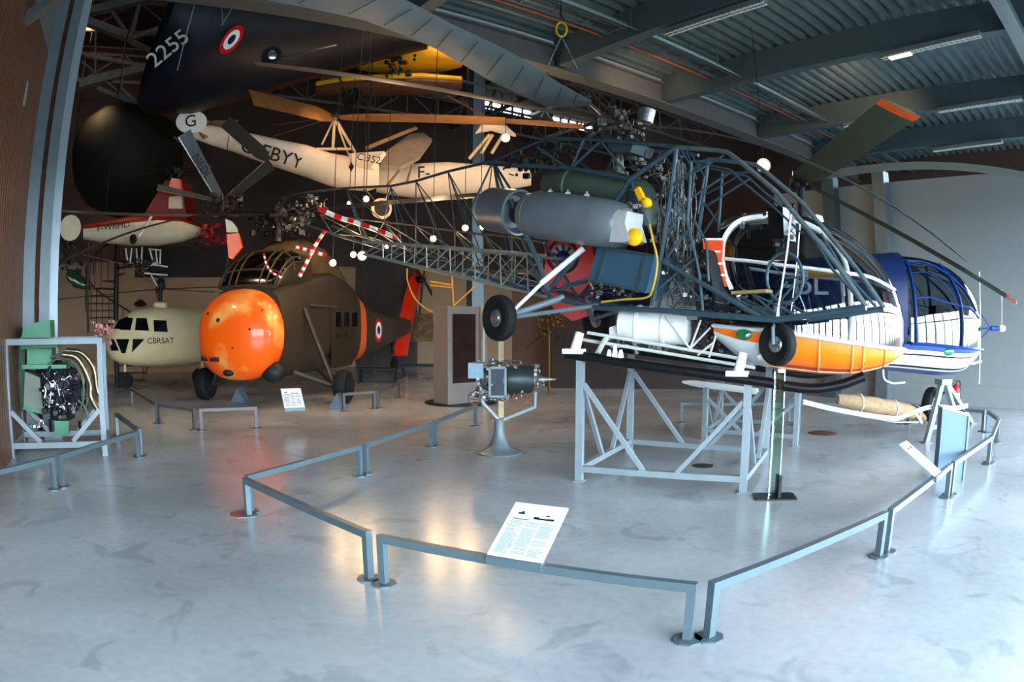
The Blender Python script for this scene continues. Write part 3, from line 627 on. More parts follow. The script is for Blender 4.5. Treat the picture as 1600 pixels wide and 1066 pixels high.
    mb = MB(); tp = FC.hit(1213, 500, 0)
    for s in (-1, 1): mb.path([nw + ax * (.07 * s), nw + ax * (.075 * s) + z * .16, tp + z * -.02], .02, 8)
    mb.tube(tp, tp + z * .16, .035, 10); mb.build('nose_fork', MATS['leg_paint'], r)
    # ---- engine: intake drum, burner drum, upper drum, tank
    ax = (FC.hit(975, 352, -.42) - FC.hit(800, 330, -.42)).normalized(); p0 = FC.hit(766, 327, -.42); p1 = FC.hit(826, 333, -.42); P = lambda px, py: (FC.hit(px, py, -.42) - p0).dot(ax)
    M_drum = mat('engine_drum_grey', (128, 137, 144), .36, .4, .08, 5)
    mb = MB(); e = P(811, 331); mb.lathe(p0, ax, [(0, .22), (.01, .262), (.04, .275), (e - .01, .278), (e, .284), (e + .012, .28), (e + .01, .255), (e - .1, .2)], 40, cap=True); mb.build('intake_drum', M_drum, r)
    mb = MB(); mb.lathe(p0, ax, [(e - .02, .14), (e + .1, .17), (e + .18, .2)], 30); mb.build('compressor', M_black, r)
    mb = MB(); a = P(827, 333); b = P(978, 350); mb.lathe(p0, ax, [(a, .2), (a + .01, .245), (a + .1, .262), (a + .105, .25), (a + .14, .25)], 40); mb.build('pale_collar', mat('pale_alloy', (150, 152, 144), .4, .6, .1), r)
    mb = MB(); mb.lathe(p0, ax, [(a + .13, .25), (a + .14, .275), (a + .17, .283), (b - .25, .262), (b - .05, .235), (b, .19), (b + .01, .1)], 40); mb.build('burner_drum', M_drum, r)
    mb = MB()
    for t in (.35, .62, .9): q = p0 + ax * (a + t) + z * .275; mb.box(q, (.06, .05, .04)); mb.lathe(q, z, [(0, .02), (.05, .02)], 10)
    mb.build('casing_bolt', M_mech, r)
    mb = MB(); q0, q1 = FC.hit(868, 288, -.05), FC.hit(990, 300, -.05); ax2 = (q1 - q0).normalized(); L = (q1 - q0).length; mb.lathe(q0, ax2, [(-.12, .1), (-.1, .16), (0, .19), (.25, .205), (.26, .225), (.3, .225), (.31, .205), (L * .75, .215), (L, .17), (L + .1, .08)], 32); mb.build('upper_drum', mat('olive_drum', (84, 96, 86), .45, .3, .12, 6), r)
    mb = MB(); q0, q1 = FC.hit(1000, 300, -.1), FC.hit(1012, 352, -.1); mb.lathe(q0, q1 - q0, [(-.1, .1), (0, .16), (.3, .17), (.42, .12)], 24); mb.build('accessory_case', MATS['olive_drum'], r)
    mb = MB(); q = FC.hit(968, 356, -.5); mb.prism(T([(952, 378), (958, 335), (966, 327), (980, 330), (976, 348), (984, 375), (975, 379)], -.62), l * .3); mb.build('pale_duct', mat('duct_white', (214, 216, 214), .4, .3, .1), r)
    for px, py, R in ((992, 371, .085), (1011, 317, .05)):
        q = FC.hit(px, py, -.55); mb = MB(); mb.lathe(q, (l * -1 + f * .3).normalized(), [(-.05, R * .8), (0, R * 1.05), (.03, R * 1.05), (.05, R * .85), (.065, R * .3)], 12); mb.build('yellow_cap', mat('yellow_cap', (246, 178, 8), .5, 0, .05), r)
    q = FC.hit(1004, 312, -.55); mb = MB(); mb.beam(q, q + z * .12 - f * .06, .05, .06); mb.build('yellow_cap', MATS['yellow_cap'], r)
    M_tank = mat('tank_blue', (62, 90, 108), .45, .15, .06, 4)
    mb = MB(); mb.prism(T([(934, 384), (1023, 399), (1009, 458), (918, 438)], -.42), l * .5); tk = mb.build('fuel_tank', M_tank, r, angle=20)
    mb = MB()
    for a_, b_ in (((946, 386), (931, 441)), ((1009, 397), (995, 455))): A_, B_ = T([a_, b_], -.425); mb.beam(A_, B_, .05, .012, l)
    mb.beam(*T([(934, 385), (1023, 400)], -.43), .02, .03, l); mb.beam(*T([(918, 437), (1009, 457)], -.43), .02, .03, l); mb.build('tank_strap', M_tube, tk)
    # accessories / pipework
    mb = MB(); clutter(mb, FC.hit(1055, 330, -.05), (f * .12, l * .25, z * .48), 110, 41, .007, .02); clutter(mb, FC.hit(1070, 420, -.05), (f * .14, l * .25, z * .38), 120, 42, .006, .018); mb.build('accessory_pipework', mat('accessory_metal', (120, 124, 120), .35, .7, .5, 30, rgb2=(26, 30, 32)), r)
    mb = MB(); clutter(mb, FC.hit(1000, 330, -.2), (f * .12, l * .18, z * .22), 50, 43, .007, .022); clutter(mb, FC.hit(965, 452, -.2), (f * .25, l * .2, z * .07), 60, 44, .006, .018); clutter(mb, FC.hit(1012, 262, -.1), (f * .3, l * .2, z * .15), 44, 46, .007, .018); mb.build('fuel_plumbing', M_mech, r)
    mb = MB(); mb.path(catmull(T([(1015, 350), (1020, 375), (1027, 410), (1020, 450), (1010, 465), (975, 468), (940, 472)], -.5), 5), .012, 8); mb.build('yellow_hose', mat('yellow_hose', (200, 160, 60), .5, 0, .2), r)
    mb = MB(); rn = random.Random(12)
    for k in range(16):
        x = rn.uniform(1030, 1085); pts = T([(x, 245 + rn.uniform(0, 40)), (x + rn.uniform(-8, 14), 330), (x + rn.uniform(-10, 16), 400), (x + rn.uniform(-14, 20), 478)], rn.uniform(-.3, .25)); mb.path(catmull(pts, 4), rn.uniform(.005, .011), 6)
    mb.build('cable_bundle', MATS['accessory_metal'], r)
    mb = MB(); clutter(mb, FC.hit(845, 245, 0), (f * .5, l * .25, z * .14), 60, 47, .01, .03); clutter(mb, FC.hit(835, 262, 0), (f * .3, l * .25, z * .1), 30, 48, .012, .03); mb.build('gearbox_casting', M_dark, r)
    mb = MB(); clutter(mb, FC.hit(470, 330, 0), (f * .9, l * .25, z * .28), 90, 49, .01, .028); mb.build('tail_gearbox', M_mech, r)
    # ---- rotor head
    h = FC.hit(962, 198, 0); hub = h
    mb = MB(); mb.tube(FC.pt(FC.loc(h)[0] + .05, 0, 3.0), h, .06, 12); mb.build('rotor_mast', M_mech, r)
    mb = MB(); mb.prism(T([(940, 212), (990, 222), (985, 238), (955, 236)], -.2), l * .4); mb.build('mast_tray', mat('tray_blue', (70, 84, 92), .4, .4, .1), r)
    mb = MB(); mb.lathe(h - z * .12, z, [(0, .1), (.03, .2), (.07, .2), (.1, .12), (.25, .1), (.3, .13), (.33, .05)], 20); clutter(mb, h, (f * .26, l * .26, z * .17), 90, 51, .012, .035); hd = mb.build('rotor_head', mat('rotor_head_metal', (120, 116, 108), .4, .7, .5, 30, rgb2=(36, 34, 32)), r)
    mb = MB(); q = FC.hit(1010, 182, .2); mb.lathe(q, (0.2, 0, 1), [(-.1, .05), (-.08, .09), (.08, .1), (.1, .05)], 16); mb.build('damper', M_chrome, hd)
    M_bl = mat('blade_grey', (112, 122, 124), .4, .2, .08, 3, stretch=(1, 1, 1))
    def blade_z(e1, e2, zz, th, m, name='rotor_blade', parent=r):
        mb = MB(); rings = []
        for (a, b, zc) in zip(e1, e2, zz if isinstance(zz, (list, tuple)) else [zz] * len(e1)):
            A_, B_ = onz(a[0], a[1], zc), onz(b[0], b[1], zc); rings.append([A_, lerp(A_, B_, .3) + z * th, lerp(A_, B_, .6) + z * th * .7, B_, lerp(A_, B_, .6) - z * th * .3, lerp(A_, B_, .3) - z * th * .5])
        mb.loft(rings); return mb.build(name, m, parent, angle=50)
    bl = blade_z([(925, 158), (870, 127), (800, 82), (705, 37), (635, 0), (530, -90)], [(923, 166), (855, 168), (765, 126), (673, 72), (570, 32), (380, -6)], 4.2, .04, M_bl)
    mb = MB()
    for k in range(13):
        t = k / 12; i = min(4, int(t * 5)); u = t * 5 - i; E1 = [(925, 158), (870, 127), (800, 82), (705, 37), (635, 0), (530, -90)]; E2 = [(923, 166), (855, 168), (765, 126), (673, 72), (570, 32), (380, -6)]
        a = [lerp(E1[i][q], E1[i + 1][q], u) for q in (0, 1)]; b = [lerp(E2[i][q], E2[i + 1][q], u) for q in (0, 1)]
        A_, B_ = onz(*a, 4.175), onz(*b, 4.175); mb.beam(lerp(A_, B_, .15), lerp(A_, B_, .92), .008, .006)
    mb.build('blade_rib', M_tube, bl)
    mb = MB(); mb.path([hub, onz(923, 163, 4.2)], .05, 8, r2=.03, squash=.6); mb.build('blade_root', M_mech, r)
    def blade_line(p, q, w, th, m, name='rotor_blade', parent=r, tilt=0.0, root=.15, tipm=None, n=10, sag=0.0):
        p, q = Vector(p), Vector(q); d = (q - p).normalized(); s = d.cross(V(0, 0, 1)).normalized(); up = s.cross(d); s, up = s * math.cos(tilt) + up * math.sin(tilt), up * math.cos(tilt) - s * math.sin(tilt); rings = []; mats = []
        for k in range(n + 1):
            t = k / n; c = lerp(p, q, t) + V(0, 0, sag * (t * (1 - t)) * 4); ww = w * (1 if t > root else .35 + .65 * t / root)
            rings.append([c - s * ww * .5, c - s * ww * .2 + up * th, c + s * ww * .15 + up * th * .6, c + s * ww * .5, c + s * ww * .15 - up * th * .4, c - s * ww * .2 - up * th * .6])
        mb = MB(); mb.loft(rings, mats=(lambda i, k: 1 if i >= n - 1 else 0) if tipm else None); return mb.build(name, [m, tipm] if tipm else m, parent, angle=50)
    blade_line(hub, dist(400, 100, 8.1), .20, .02, mat('blade_brown_grey', (118, 104, 92), .4, .2), tilt=.1)
    blade_line(hub, dist(1510, 408, 7.4), .15, .015, mat('blade_dark_grey', (92, 100, 98), .4, .2), tilt=-.1, sag=.35)
    return blade_line, blade_z, hub
BLADE, BLADEZ, LHUB = lattice()
# lifting gear hanging from the ceiling
def lifting():
    c = dist(877, 46, 8.6); r = thing('lifting_ring', 'yellow lifting ring and hook hanging under the ceiling pipes', 'lifting gear', c)
    mb = MB(); mb.path([c + V(.065 * math.cos(t), 0, .1 * math.sin(t)) for t in [k * PI / 12 for k in range(24)]], .014, 8, closed=True); mb.build('ring', mat('yellow_ring', (190, 150, 20), .4, .2), r)
    mb = MB(); mb.path(catmull([c + V(0, 0, .09), c + V(.04, 0, .14), c + V(0, 0, .2), c + V(0, 0, .3)], 5), .012, 8); mb.tube(c + V(0, 0, .3), V(c.x, c.y, 6.985), .006, 6); mb.build('hook', M_dark, r)
    hb = LHUB
    for q in ((852, 112), (905, 112)):
        e = dist(*q, 8.5); mb = MB(); mb.tube(c - V(0, 0, .1), e, .006, 6); mb.tube(e, hb + V(0, 0, .2), .005, 6); mb.build('sling_cable', M_mech, r)
lifting()
# ================================================================ cabins with glass bubbles
def interp(tab, a):
    if a <= tab[0][0]: return tab[0][1]
    for (x0, y0), (x1, y1) in zip(tab, tab[1:]):
        if a <= x1: t = (a - x0) / (x1 - x0); return y0 + (y1 - y0) * t
    return tab[-1][1]
def smooth_tab(tab):
    pts = catmull([(x, y, 0) for x, y in tab], 8); return [(p.x, p.y) for p in pts]
def sect(fr, a, hw, z0, z1, n=16, e=2.3, upper=True, lowflat=.0):
    """half-superellipse section from the -l side over the top (or under the bottom) to the +l side"""
    out = []
    for k in range(n + 1):
        t = PI * k / n; c, s = math.cos(t), math.sin(t); x = -math.copysign(abs(c) ** (2 / e), c); y = abs(s) ** (2 / e)
        out.append(fr.pt(a, hw * x, z0 + (z1 - z0) * y))
    return out
M_glass = glass('cockpit_glass', (186, 194, 198), .015)
M_navy = mat('navy_paint', (22, 38, 78), .35, 0, .06)
M_blue = mat('royal_blue_paint', (26, 62, 130), .35, 0, .06)
FO = Fr((1.9, 7.4, 0), (.908, -.42))
def orange_heli():
    fr = FO; f, l, z = fr.f, fr.l, fr.z
    r = thing('bubble_helicopter', 'orange and white helicopter with big glass bubble nose, skids resting on the large trestle', 'helicopter', fr.pt(1, 0, 1.0))
    bot = smooth_tab([(.42, 1.5), (.7, 1.28), (1.0, 1.2), (1.3, 1.165), (1.6, 1.145), (1.9, 1.15), (2.2, 1.21), (2.4, 1.31), (2.5, 1.39)])
    sill = smooth_tab([(.42, 1.63), (.7, 1.6), (1.0, 1.58), (1.3, 1.55), (1.6, 1.51), (1.9, 1.47), (2.2, 1.43), (2.4, 1.405), (2.5, 1.395)])
    top = smooth_tab([(.3, 2.62), (.47, 2.8), (.7, 2.86), (1.0, 2.88), (1.3, 2.85), (1.6, 2.77), (1.9, 2.62), (2.2, 2.36), (2.38, 2.1), (2.47, 1.86), (2.5, 1.7)])
    hw = smooth_tab([(.3, .5), (.6, .62), (1.0, .69), (1.4, .70), (1.7, .67), (2.0, .58), (2.25, .42), (2.4, .26), (2.48, .1), (2.5, .03)])
    A = [.42, .55, .7, .85, 1, 1.15, 1.3, 1.45, 1.6, 1.75, 1.9, 2.05, 2.2, 2.3, 2.38, 2.44, 2.48, 2.5]
    M_or = mat('cabin_orange', (245, 116, 10), .28, 0, .02, coat=.5)
    hull = MB(); hull.loft([sect(fr, a, interp(hw, a), interp(sill, a), interp(bot, a), 16, 2.6) for a in A], closed=False, cap=False, mats=lambda i, k: (0 if k in (0, 15) else 1) if A[i] < .95 else (2 if 4 <= k <= 11 else 0)); hull.build('hull', [M_or, mat('hull_white', (214, 218, 216), .35, 0, .02), mat('belly_red', (196, 34, 30), .35, 0, .04)], r)
    mb = MB(); mb.prism([fr.pt(.42, -.5, 1.63), fr.pt(2.45, -.1, 1.42), fr.pt(2.45, .1, 1.42), fr.pt(.42, .5, 1.63)], z * -.02); mb.build('cabin_floor', M_dark, r)
    mb = MB(); mb.loft([sect(fr, a, interp(hw, a), interp(sill, a), interp(top, a), 22, 2.3) for a in A], closed=False, cap=False); mb.build('bubble', M_glass, r)
    # white frame strips on the surface
    def strip(ps, w, m, name, th=.012):
        mb = MB(); mb.path(ps, w, 8, squash=.45); return mb.build(name, m, r)
    side = lambda a, t, s=-1: fr.pt(a, s * (interp(hw, a) + .006) * (1 - abs(t) ** 2.3) ** (1 / 2.3), interp(sill, a) + (interp(top, a) - interp(sill, a)) * t)
    def onside(px, py, s=-1):
        b = .66
        for _ in range(8):
            a, _b, zz = fr.loc(fr.hit(px, py, -b)); a = min(max(a, .42), 2.47); t = min(.97, max(0, (zz - interp(sill, a)) / (interp(top, a) - interp(sill, a)))); b = b * .4 + .6 * (interp(hw, a) + .01) * (1 - t ** 2.3) ** (1 / 2.3)
        return fr.pt(a, s * b, interp(sill, a) + (interp(top, a) - interp(sill, a)) * t)
    catmull2 = lambda ps, n: [(p.x, p.y) for p in catmull([(x, y, 0) for x, y in ps], n)]
    for s in (-1, 1):
        strip([side(a, 0, s) + z * .02 for a in A], .05, M_white, 'sill_strip')
        strip([onside(x, y, s) for x, y in catmull2([(1130, 404), (1170, 408), (1210, 413), (1262, 419), (1325, 427), (1362, 434), (1396, 452)], 4)], .042, M_white, 'belt_strip')
        strip([onside(x, y, s) for x, y in catmull2([(1143, 452), (1134, 430), (1129, 402), (1133, 372), (1152, 349), (1180, 341), (1215, 341), (1262, 352), (1296, 374), (1318, 405), (1326, 440), (1330, 490), (1328, 533)], 5)], .04, M_white, 'door_frame')
        strip(catmull([side(a, t, s) for a, t in ((.42, .5), (.48, .75), (.6, .9), (.8, .97), (1.1, .985))], 6), .012, M_chrome, 'roof_edge')
    ring = lambda a: sect(fr, a, interp(hw, a) + .004, interp(sill, a), interp(top, a) + .004, 20, 2.3)
    strip(ring(.72)[6:15], .02, M_chrome, 'roof_bow')
    # hull trim lines
    def hullpt(a, k, s=1): p = sect(fr, a, interp(hw, a) + .004, interp(sill, a), interp(bot, a) - .004, 16, 2.6); return p[k]
    mb = MB()
    for a in (1.52, 1.87, 1.99, 2.24): mb.path([hullpt(a, k) for k in range(0, 6)], .016, 6, squash=.5)
    mb.path([hullpt(a, 5) for a in A if a > .9], .014, 6, squash=.5); mb.build('trim_line', mat('trim_cream', (250, 206, 130), .4), r)
    # orange rear quarter panel beside the door with white bands
    q = lambda px, py, b=-.62: fr.hit(px, py, b)
    mb = MB(); mb.prism([q(1098, 374), q(1128, 374), q(1127, 405), q(1133, 432), q(1141, 449), q(1126, 447), q(1110, 436), q(1102, 420)], l * .5); mb.build('quarter_panel', mat('quarter_orange', (232, 74, 14), .35, 0, .04), r)
    mb = MB()
    for (a, b) in (((1098, 374), (1128, 374)), ((1099, 393), (1126, 393)), ((1100, 412), (1128, 412)), ((1105, 430), (1132, 430))): mb.beam(q(*a, -.625), q(*b, -.625), .02, .02)
    mb.build('white_band', M_white, r)
    # interior: bulkhead, seats, panel, orange headrest
    mb = MB(); mb.prism([fr.pt(.45, -.5, 1.6), fr.pt(.45, .5, 1.6), fr.pt(.45, .48, 2.3), fr.pt(.45, -.48, 2.3)], f * .02); mb.build('bulkhead', M_dark, r)
    for b in (-.3, .3):
        mb = MB(); mb.box(fr.pt(1.0, b, 1.72), (.42, .42, .12), math.atan2(f.y, f.x)); mb.beam(fr.pt(.82, b, 1.78), fr.pt(.68, b, 2.3), .42, .08, f); mb.build('seat', mat('seat_black', (26, 26, 30), .7, 0, .2, 20), r)
    mb = MB(); mb.box(fr.pt(1.9, 0, 1.80), (.14, .3, .36), math.atan2(f.y, f.x)); mb.beam(fr.pt(1.9, 0, 1.98), fr.pt(1.96, 0, 1.98), .5, .14); mb.build('instrument_panel', M_black, r)
    mb = MB(); mb.box(q(1140, 388, -.3), (.05, .1, .18)); mb.box(q(1288, 428, -.2), (.36, .03, .07), math.atan2(f.y, f.x)); mb.build('ochre_pad', mat('ochre_pad', (190, 128, 30), .7), r)
    mb = MB(); 
    for b in (-.25, .25): mb.path(catmull([fr.pt(1.4, b, 1.56), fr.pt(1.38, b, 1.8), fr.pt(1.3, b, 2.0)], 4), .012, 8); mb.path(catmull([fr.pt(1.7, b, 1.55), fr.pt(1.8, b, 1.66), fr.pt(1.9, b, 1.58)], 4), .014, 8)
    mb.build('control_stick', M_chrome, r)
    # rear body: white tank/engine bay, tubes
    mb = MB(); a0, a1 = fr.hit(968, 505, -.3), fr.hit(1078, 512, -.3); ax = (a1 - a0).normalized(); L = (a1 - a0).length; mb.lathe(a0, ax, [(0, .14), (.02, .17), (.2, .20), (.21, .212), (.24, .212), (.25, .2), (L - .3, .2), (L - .29, .212), (L - .26, .212), (L - .25, .2), (L - .02, .19), (L, .15)], 28); mb.build('white_tank', M_white, r)
    mb = MB(); a0, a1 = fr.hit(1018, 440, -.3), fr.hit(1030, 500, -.3)
    mb.prism([fr.hit(*p, -.45) for p in ((1030, 405), (1080, 420), (1090, 500), (1010, 500))], l * .5); mb.build('fuel_cell', mat('silver_sheet', (160, 162, 158), .35, .6, .15, 10), r)
    mb = MB()
    for b in (-.5, .4):
        for s_, e_ in (((918, 520), (1165, 562)), ((905, 530), (1180, 575))): mb.tube(fr.hit(*s_, b), fr.hit(*e_, b), .018, 8)
        for s_, e_ in (((1078, 545), (1040, 492)), ((1078, 545), (1095, 500)), ((1078, 545), (1110, 512)), ((1108, 558), (1120, 520)), ((1090, 555), (1115, 535)), ((1040, 495), (1078, 545))): mb.tube(fr.hit(*s_, b), fr.hit(*e_, b), .012, 8)
    mb.build('under_frame', mat('white_tube', (206, 208, 200), .35, .2, .05), r)
    mb = MB(); mb.prism([fr.hit(*p, -.35) for p in ((952, 512), (985, 500), (985, 533), (952, 527))], l * .3); mb.build('bracket_plate', M_white, r)
    mb = MB(); clutter(mb, fr.pt(.2, 0, 1.62), (f * .28, l * .35, z * .2), 70, 61, .008, .02); clutter(mb, fr.pt(-.2, 0, 1.45), (f * .6, l * .35, z * .1), 50, 62, .008, .02); clutter(mb, fr.pt(-.1, .1, 2.2), (f * .3, l * .3, z * .4), 90, 63, .01, .03); mb.build('engine_accessories', MATS['accessory_metal'], r)
    # tail boom (square lattice) with its stabiliser, mostly behind the blue-grey one
    mb = MB(); e = fr.pt(-4.3, 0, 2.72)
    ch = [(fr.pt(0, b, z0), e + l * (b * .25) + z * (dz)) for b, z0, dz in ((-.35, 2.25, .06), (.35, 2.25, .06), (-.3, 1.6, -.12), (.3, 1.6, -.12))]
    for a, b in ch: mb.tube(lerp(a, b, .36), b, .018, 8)
    for k in range(5, 12):
        t0, t1 = k / 12, (k + 1) / 12
        for i, j in ((0, 2), (1, 3), (0, 1), (2, 3)): mb.tube(lerp(*ch[i], t0), lerp(*ch[j], t1), .009, 6); mb.tube(lerp(*ch[i], t0), lerp(*ch[j], t0), .009, 6)
    mb.build('tail_boom', MATS['pale_tube'], r)
    # skids and shoes
    for b in (-.87, .87):
        mb = MB(); pts = [fr.hit(885, 553, -.87), fr.hit(1000, 570, -.87), fr.hit(1180, 595, -.87), fr.hit(1260, 607, -.87), fr.hit(1310, 602, -.87), fr.hit(1350, 588, -.87)]
        if b > 0: pts = [p + l * (2 * .87) for p in pts]
        mb.path(catmull(pts, 5), .052, 12); mb.build('skid', M_black, r)
        for (x, top_, bt, w_) in ((906, 520, 550, 12), (1161, 552, 585, 12)):
            a = fr.hit(x, top_, -.82) + (l * (2 * .82) if b > 0 else V(0, 0, 0)); e = fr.hit(x - 9, bt + 2, -.87) + (l * (2 * .87) if b > 0 else V(0, 0, 0)); mb = MB(); mb.path([a, e], .045, 12, r2=.055); mb.box(e - z * -.02, (.22, .12, .05), math.atan2(f.y, f.x)); mb.build('skid_leg', M_white, r)
        mb = MB(); q2 = fr.hit(960, 556, -.90) + (l * (2 * .9) if b > 0 else V(0, 0, 0))
        for k in (-1, 0, 1): mb.prism([q2 + f * (k * .06 - .035) + z * -.05, q2 + f * (k * .06 + .035) - z * .05, q2 + f * (k * .06 + .008) + z * (.10 - .04 * abs(k)), q2 + f * (k * .06 - .008) + z * (.1 - .04 * abs(k))], l * .05)
        mb.build('ground_wheel_bracket', M_white, r)
    mb = MB()
    for a in (-.75, .93): mb.path(catmull([fr.pt(a, -.82, 1.35), fr.pt(a, -.5, 1.5), fr.pt(a, 0, 1.52), fr.pt(a, .5, 1.5), fr.pt(a, .82, 1.35)], 5), .03, 8)
    mb.build('cross_tube', MATS['white_tube'], r)
    mb = MB(); p = fr.hit(1380, 578, -.1); mb.path(catmull([p, p - z * .1 + f * .02, p - z * .14 + f * .12, p - z * .13 + f * .26], 5), .01, 8); mb.build('pitot_tube', M_white, r)
    mb = MB(); mb.ell(fr.hit(1163, 523, -.71), (.085, .02, .055), (f, l, z), 16, 8); mb.build('green_lamp', mat('green_lamp', (20, 110, 60), .15, 0, .1, coat=.8), r)
    mb = MB(); mb.ell(fr.hit(1166, 524, -.735), (.03, .015, .03), (f, l, z), 12, 8); mb.build('green_lamp_bulb', M_chrome, r)
    # roof beacon and rotor mast fairing
    mb = MB(); q3 = fr.hit(1274, 350, -.0); mb.lathe(q3 - z * .02, z, [(0, .1), (.02, .105), (.10, .085), (.12, .05)], 20); mb.build('roof_beacon', M_white, r)
    mb = MB(); mb.tube(fr.pt(-.1, 0, 2.2), fr.pt(-.1, 0, 3.55), .05, 12); mb.lathe(fr.pt(-.1, 0, 3.5), z, [(0, .08), (.04, .14), (.1, .14), (.16, .06)], 16); mb.build('rotor_mast', M_dark, r)
orange_heli()
FB = Fr((6.5, 7.7, 0), (.97, -.24))
def blue_heli():
    fr = FB; f, l, z = fr.f, fr.l, fr.z
    r = thing('bubble_helicopter', 'royal blue and white glazed helicopter behind the orange one, nose on the A-shaped trestle', 'helicopter', fr.pt(-1, 0, 1.0))
    L0 = lambda px, py, b=0: fr.loc(fr.hit(px, py, b))
    top = smooth_tab([(L0(*p)[0], L0(*p)[2]) for p in ((1320, 402), (1360, 400), (1400, 400), (1440, 405), (1475, 418), (1500, 437), (1518, 462), (1529, 492), (1532, 510))])
    a1 = top[-1][0]
    sill = [(a1 - 2.2, L0(1300, 535, -.5)[2]), (a1 - 1.2, L0(1410, 538, -.5)[2]), (a1 + .1, L0(1522, 549, -.2)[2])]
    bot = smooth_tab([(L0(*p)[0], L0(*p)[2]) for p in ((1300, 575), (1340, 577), (1380, 578), (1440, 584), (1475, 585), (1495, 578), (1512, 562), (1524, 548))])
    hw = smooth_tab([(a1 - 2.2, .55), (a1 - 1.5, .7), (a1 - 1, .72), (a1 - .6, .64), (a1 - .3, .46), (a1 - .1, .24), (a1, .05)])
    A = [a1 - 2.0 + k * .12 for k in range(14)] + [a1 - .38, a1 - .28, a1 - .2, a1 - .12, a1 - .06, a1 - .02, a1]
    # striped hull: blue / white / black / blue
    n = 60
    def band(i, k):
        t = abs(math.sin(PI * (k + .5) / n)) ** (2 / 2.6)
        return 0 if t < .18 else 1 if t < .28 else 2 if t < .34 else 1 if t < .70 else 2 if t < .76 else 1 if t < .82 else 0
    mb = MB(); mb.loft([sect(fr, a, interp(hw, a), interp(sill, a), min(interp(bot, a), interp(sill, a) - .01), n, 2.6) for a in A], closed=False, cap=False, mats=band); mb.build('hull', [M_blue, M_white, M_black], r)
    mb = MB(); mb.prism([fr.pt(a1 - 2, -.5, interp(sill, a1 - 2)), fr.pt(a1 - .1, -.1, interp(sill, a1)), fr.pt(a1 - .1, .1, interp(sill, a1)), fr.pt(a1 - 2, .5, interp(sill, a1 - 2))], z * -.02); mb.build('cabin_floor', M_dark, r)
    A2 = [a for a in A if a > a1 - 1.45]
    mb = MB(); mb.loft([sect(fr, a, interp(hw, a), interp(sill, a), max(interp(top, a), interp(sill, a) + .35 * (1 - (a - a1 + 1.45) / 1.5)), 22, 2.3) for a in A2], closed=False, cap=False); mb.build('bubble', M_glass, r)
    side = lambda a, t, s=-1: fr.pt(a, s * (interp(hw, a) + .006) * (1 - abs(t) ** 2.3) ** (1 / 2.3), interp(sill, a) + (interp(top, a) - interp(sill, a)) * t)
    for s in (-1, 1):
        for nm, pp, w in (('door_post', [(a1 - 1.34, t) for t in (0, .2, .4, .6, .8, .92)], .035), ('door_post', [(a1 - .62, 0), (a1 - .6, .3), (a1 - .62, .6), (a1 - .72, .85), (a1 - .8, .95)], .035), ('roof_rail', [(a1 - 1.34, .92), (a1 - 1.1, .93), (a1 - .9, .9), (a1 - .7, .84), (a1 - .45, .75), (a1 - .25, .6)], .03),
                        ('belt_rail', [(a1 - 1.34, .5), (a1 - 1.1, .52), (a1 - .9, .5), (a1 - .62, .5), (a1 - .4, .55), (a1 - .18, .55)], .02), ('sill_rail', [(a, .01) for a in A2], .04), ('door_bow', [(a1 - 1.3, .78), (a1 - 1.1, .8), (a1 - .9, .74), (a1 - .75, .62), (a1 - .68, .5)], .014)):
            mb = MB(); mb.path(catmull([side(a, t, s) for a, t in pp], 4), w, 8, squash=.5); mb.build(nm, M_blue, r)
    mb = MB(); mb.ell(fr.hit(1482, 550, -.70), (.085, .02, .05), (f, l, z), 16, 8); mb.build('green_lamp', MATS['green_lamp'], r)
    # nose boom with probe
    pr = fr.hit(1548, 513, 0); mb = MB(); mb.tube(pr, pr + f * .16, .035, 10)
    for q_ in ((1519, 470), (1517, 546), (1528, 514)): mb.tube(fr.hit(*q_, 0), pr, .011, 8)
    mb.build('nose_boom', M_blue, r); mb = MB(); mb.ell(pr + f * .2, (.07, .05, .05), (f, l, z), 12, 8); mb.tube(pr + f * .2, pr + f * .2 + z * .55, .004, 6); mb.build('probe', M_white, r)
    mb = MB(); p = fr.hit(1530, 425, -.2); q_ = fr.hit(1530, 600, -.2); mb.tube(p, q_, .008, 6); mb.build('aerial', M_white, r)
    mb = MB(); p = fr.hit(1510, 567, -.2); mb.path([p, p + f * .12 + z * -.01, p + f * .25 + z * .02], .018, 8); mb.build('pitot_tube', M_white, r)
    # interior
    mb = MB(); mb.box(fr.pt(a1 - .75, 0, interp(sill, a1) + .3), (.12, .3, .6), math.atan2(f.y, f.x)); mb.build('instrument_panel', M_black, r)
    for b in (-.3, .3):
        mb = MB(); mb.box(fr.pt(a1 - 1.15, b, interp(sill, a1 - 1) + .18), (.4, .4, .1), math.atan2(f.y, f.x)); mb.beam(fr.pt(a1 - 1.32, b, interp(sill, a1 - 1) + .2), fr.pt(a1 - 1.45, b, interp(sill, a1) + .7), .4, .08, f); mb.build('seat', mat('seat_grey', (86, 88, 96), .7, 0, .2, 20), r)
    mb = MB(); clutter(mb, fr.pt(a1 - .9, -.2, interp(sill, a1) + .1), (f * .25, l * .2, z * .05), 18, 71, .01, .025); mb.build('red_covers', M_red, r)
    # solid navy fuselage behind the cabin, with lettering
    A3 = [a1 - 3.9 + .3 * k for k in range(9)] + [a1 - 1.45]
    hw3 = [(a1 - 3.9, .35), (a1 - 3, .55), (a1 - 1.4, .72)]; z0 = interp(bot, a1 - 2); zt = L0(1250, 392, 0)[2]
    mb = MB(); rg = []
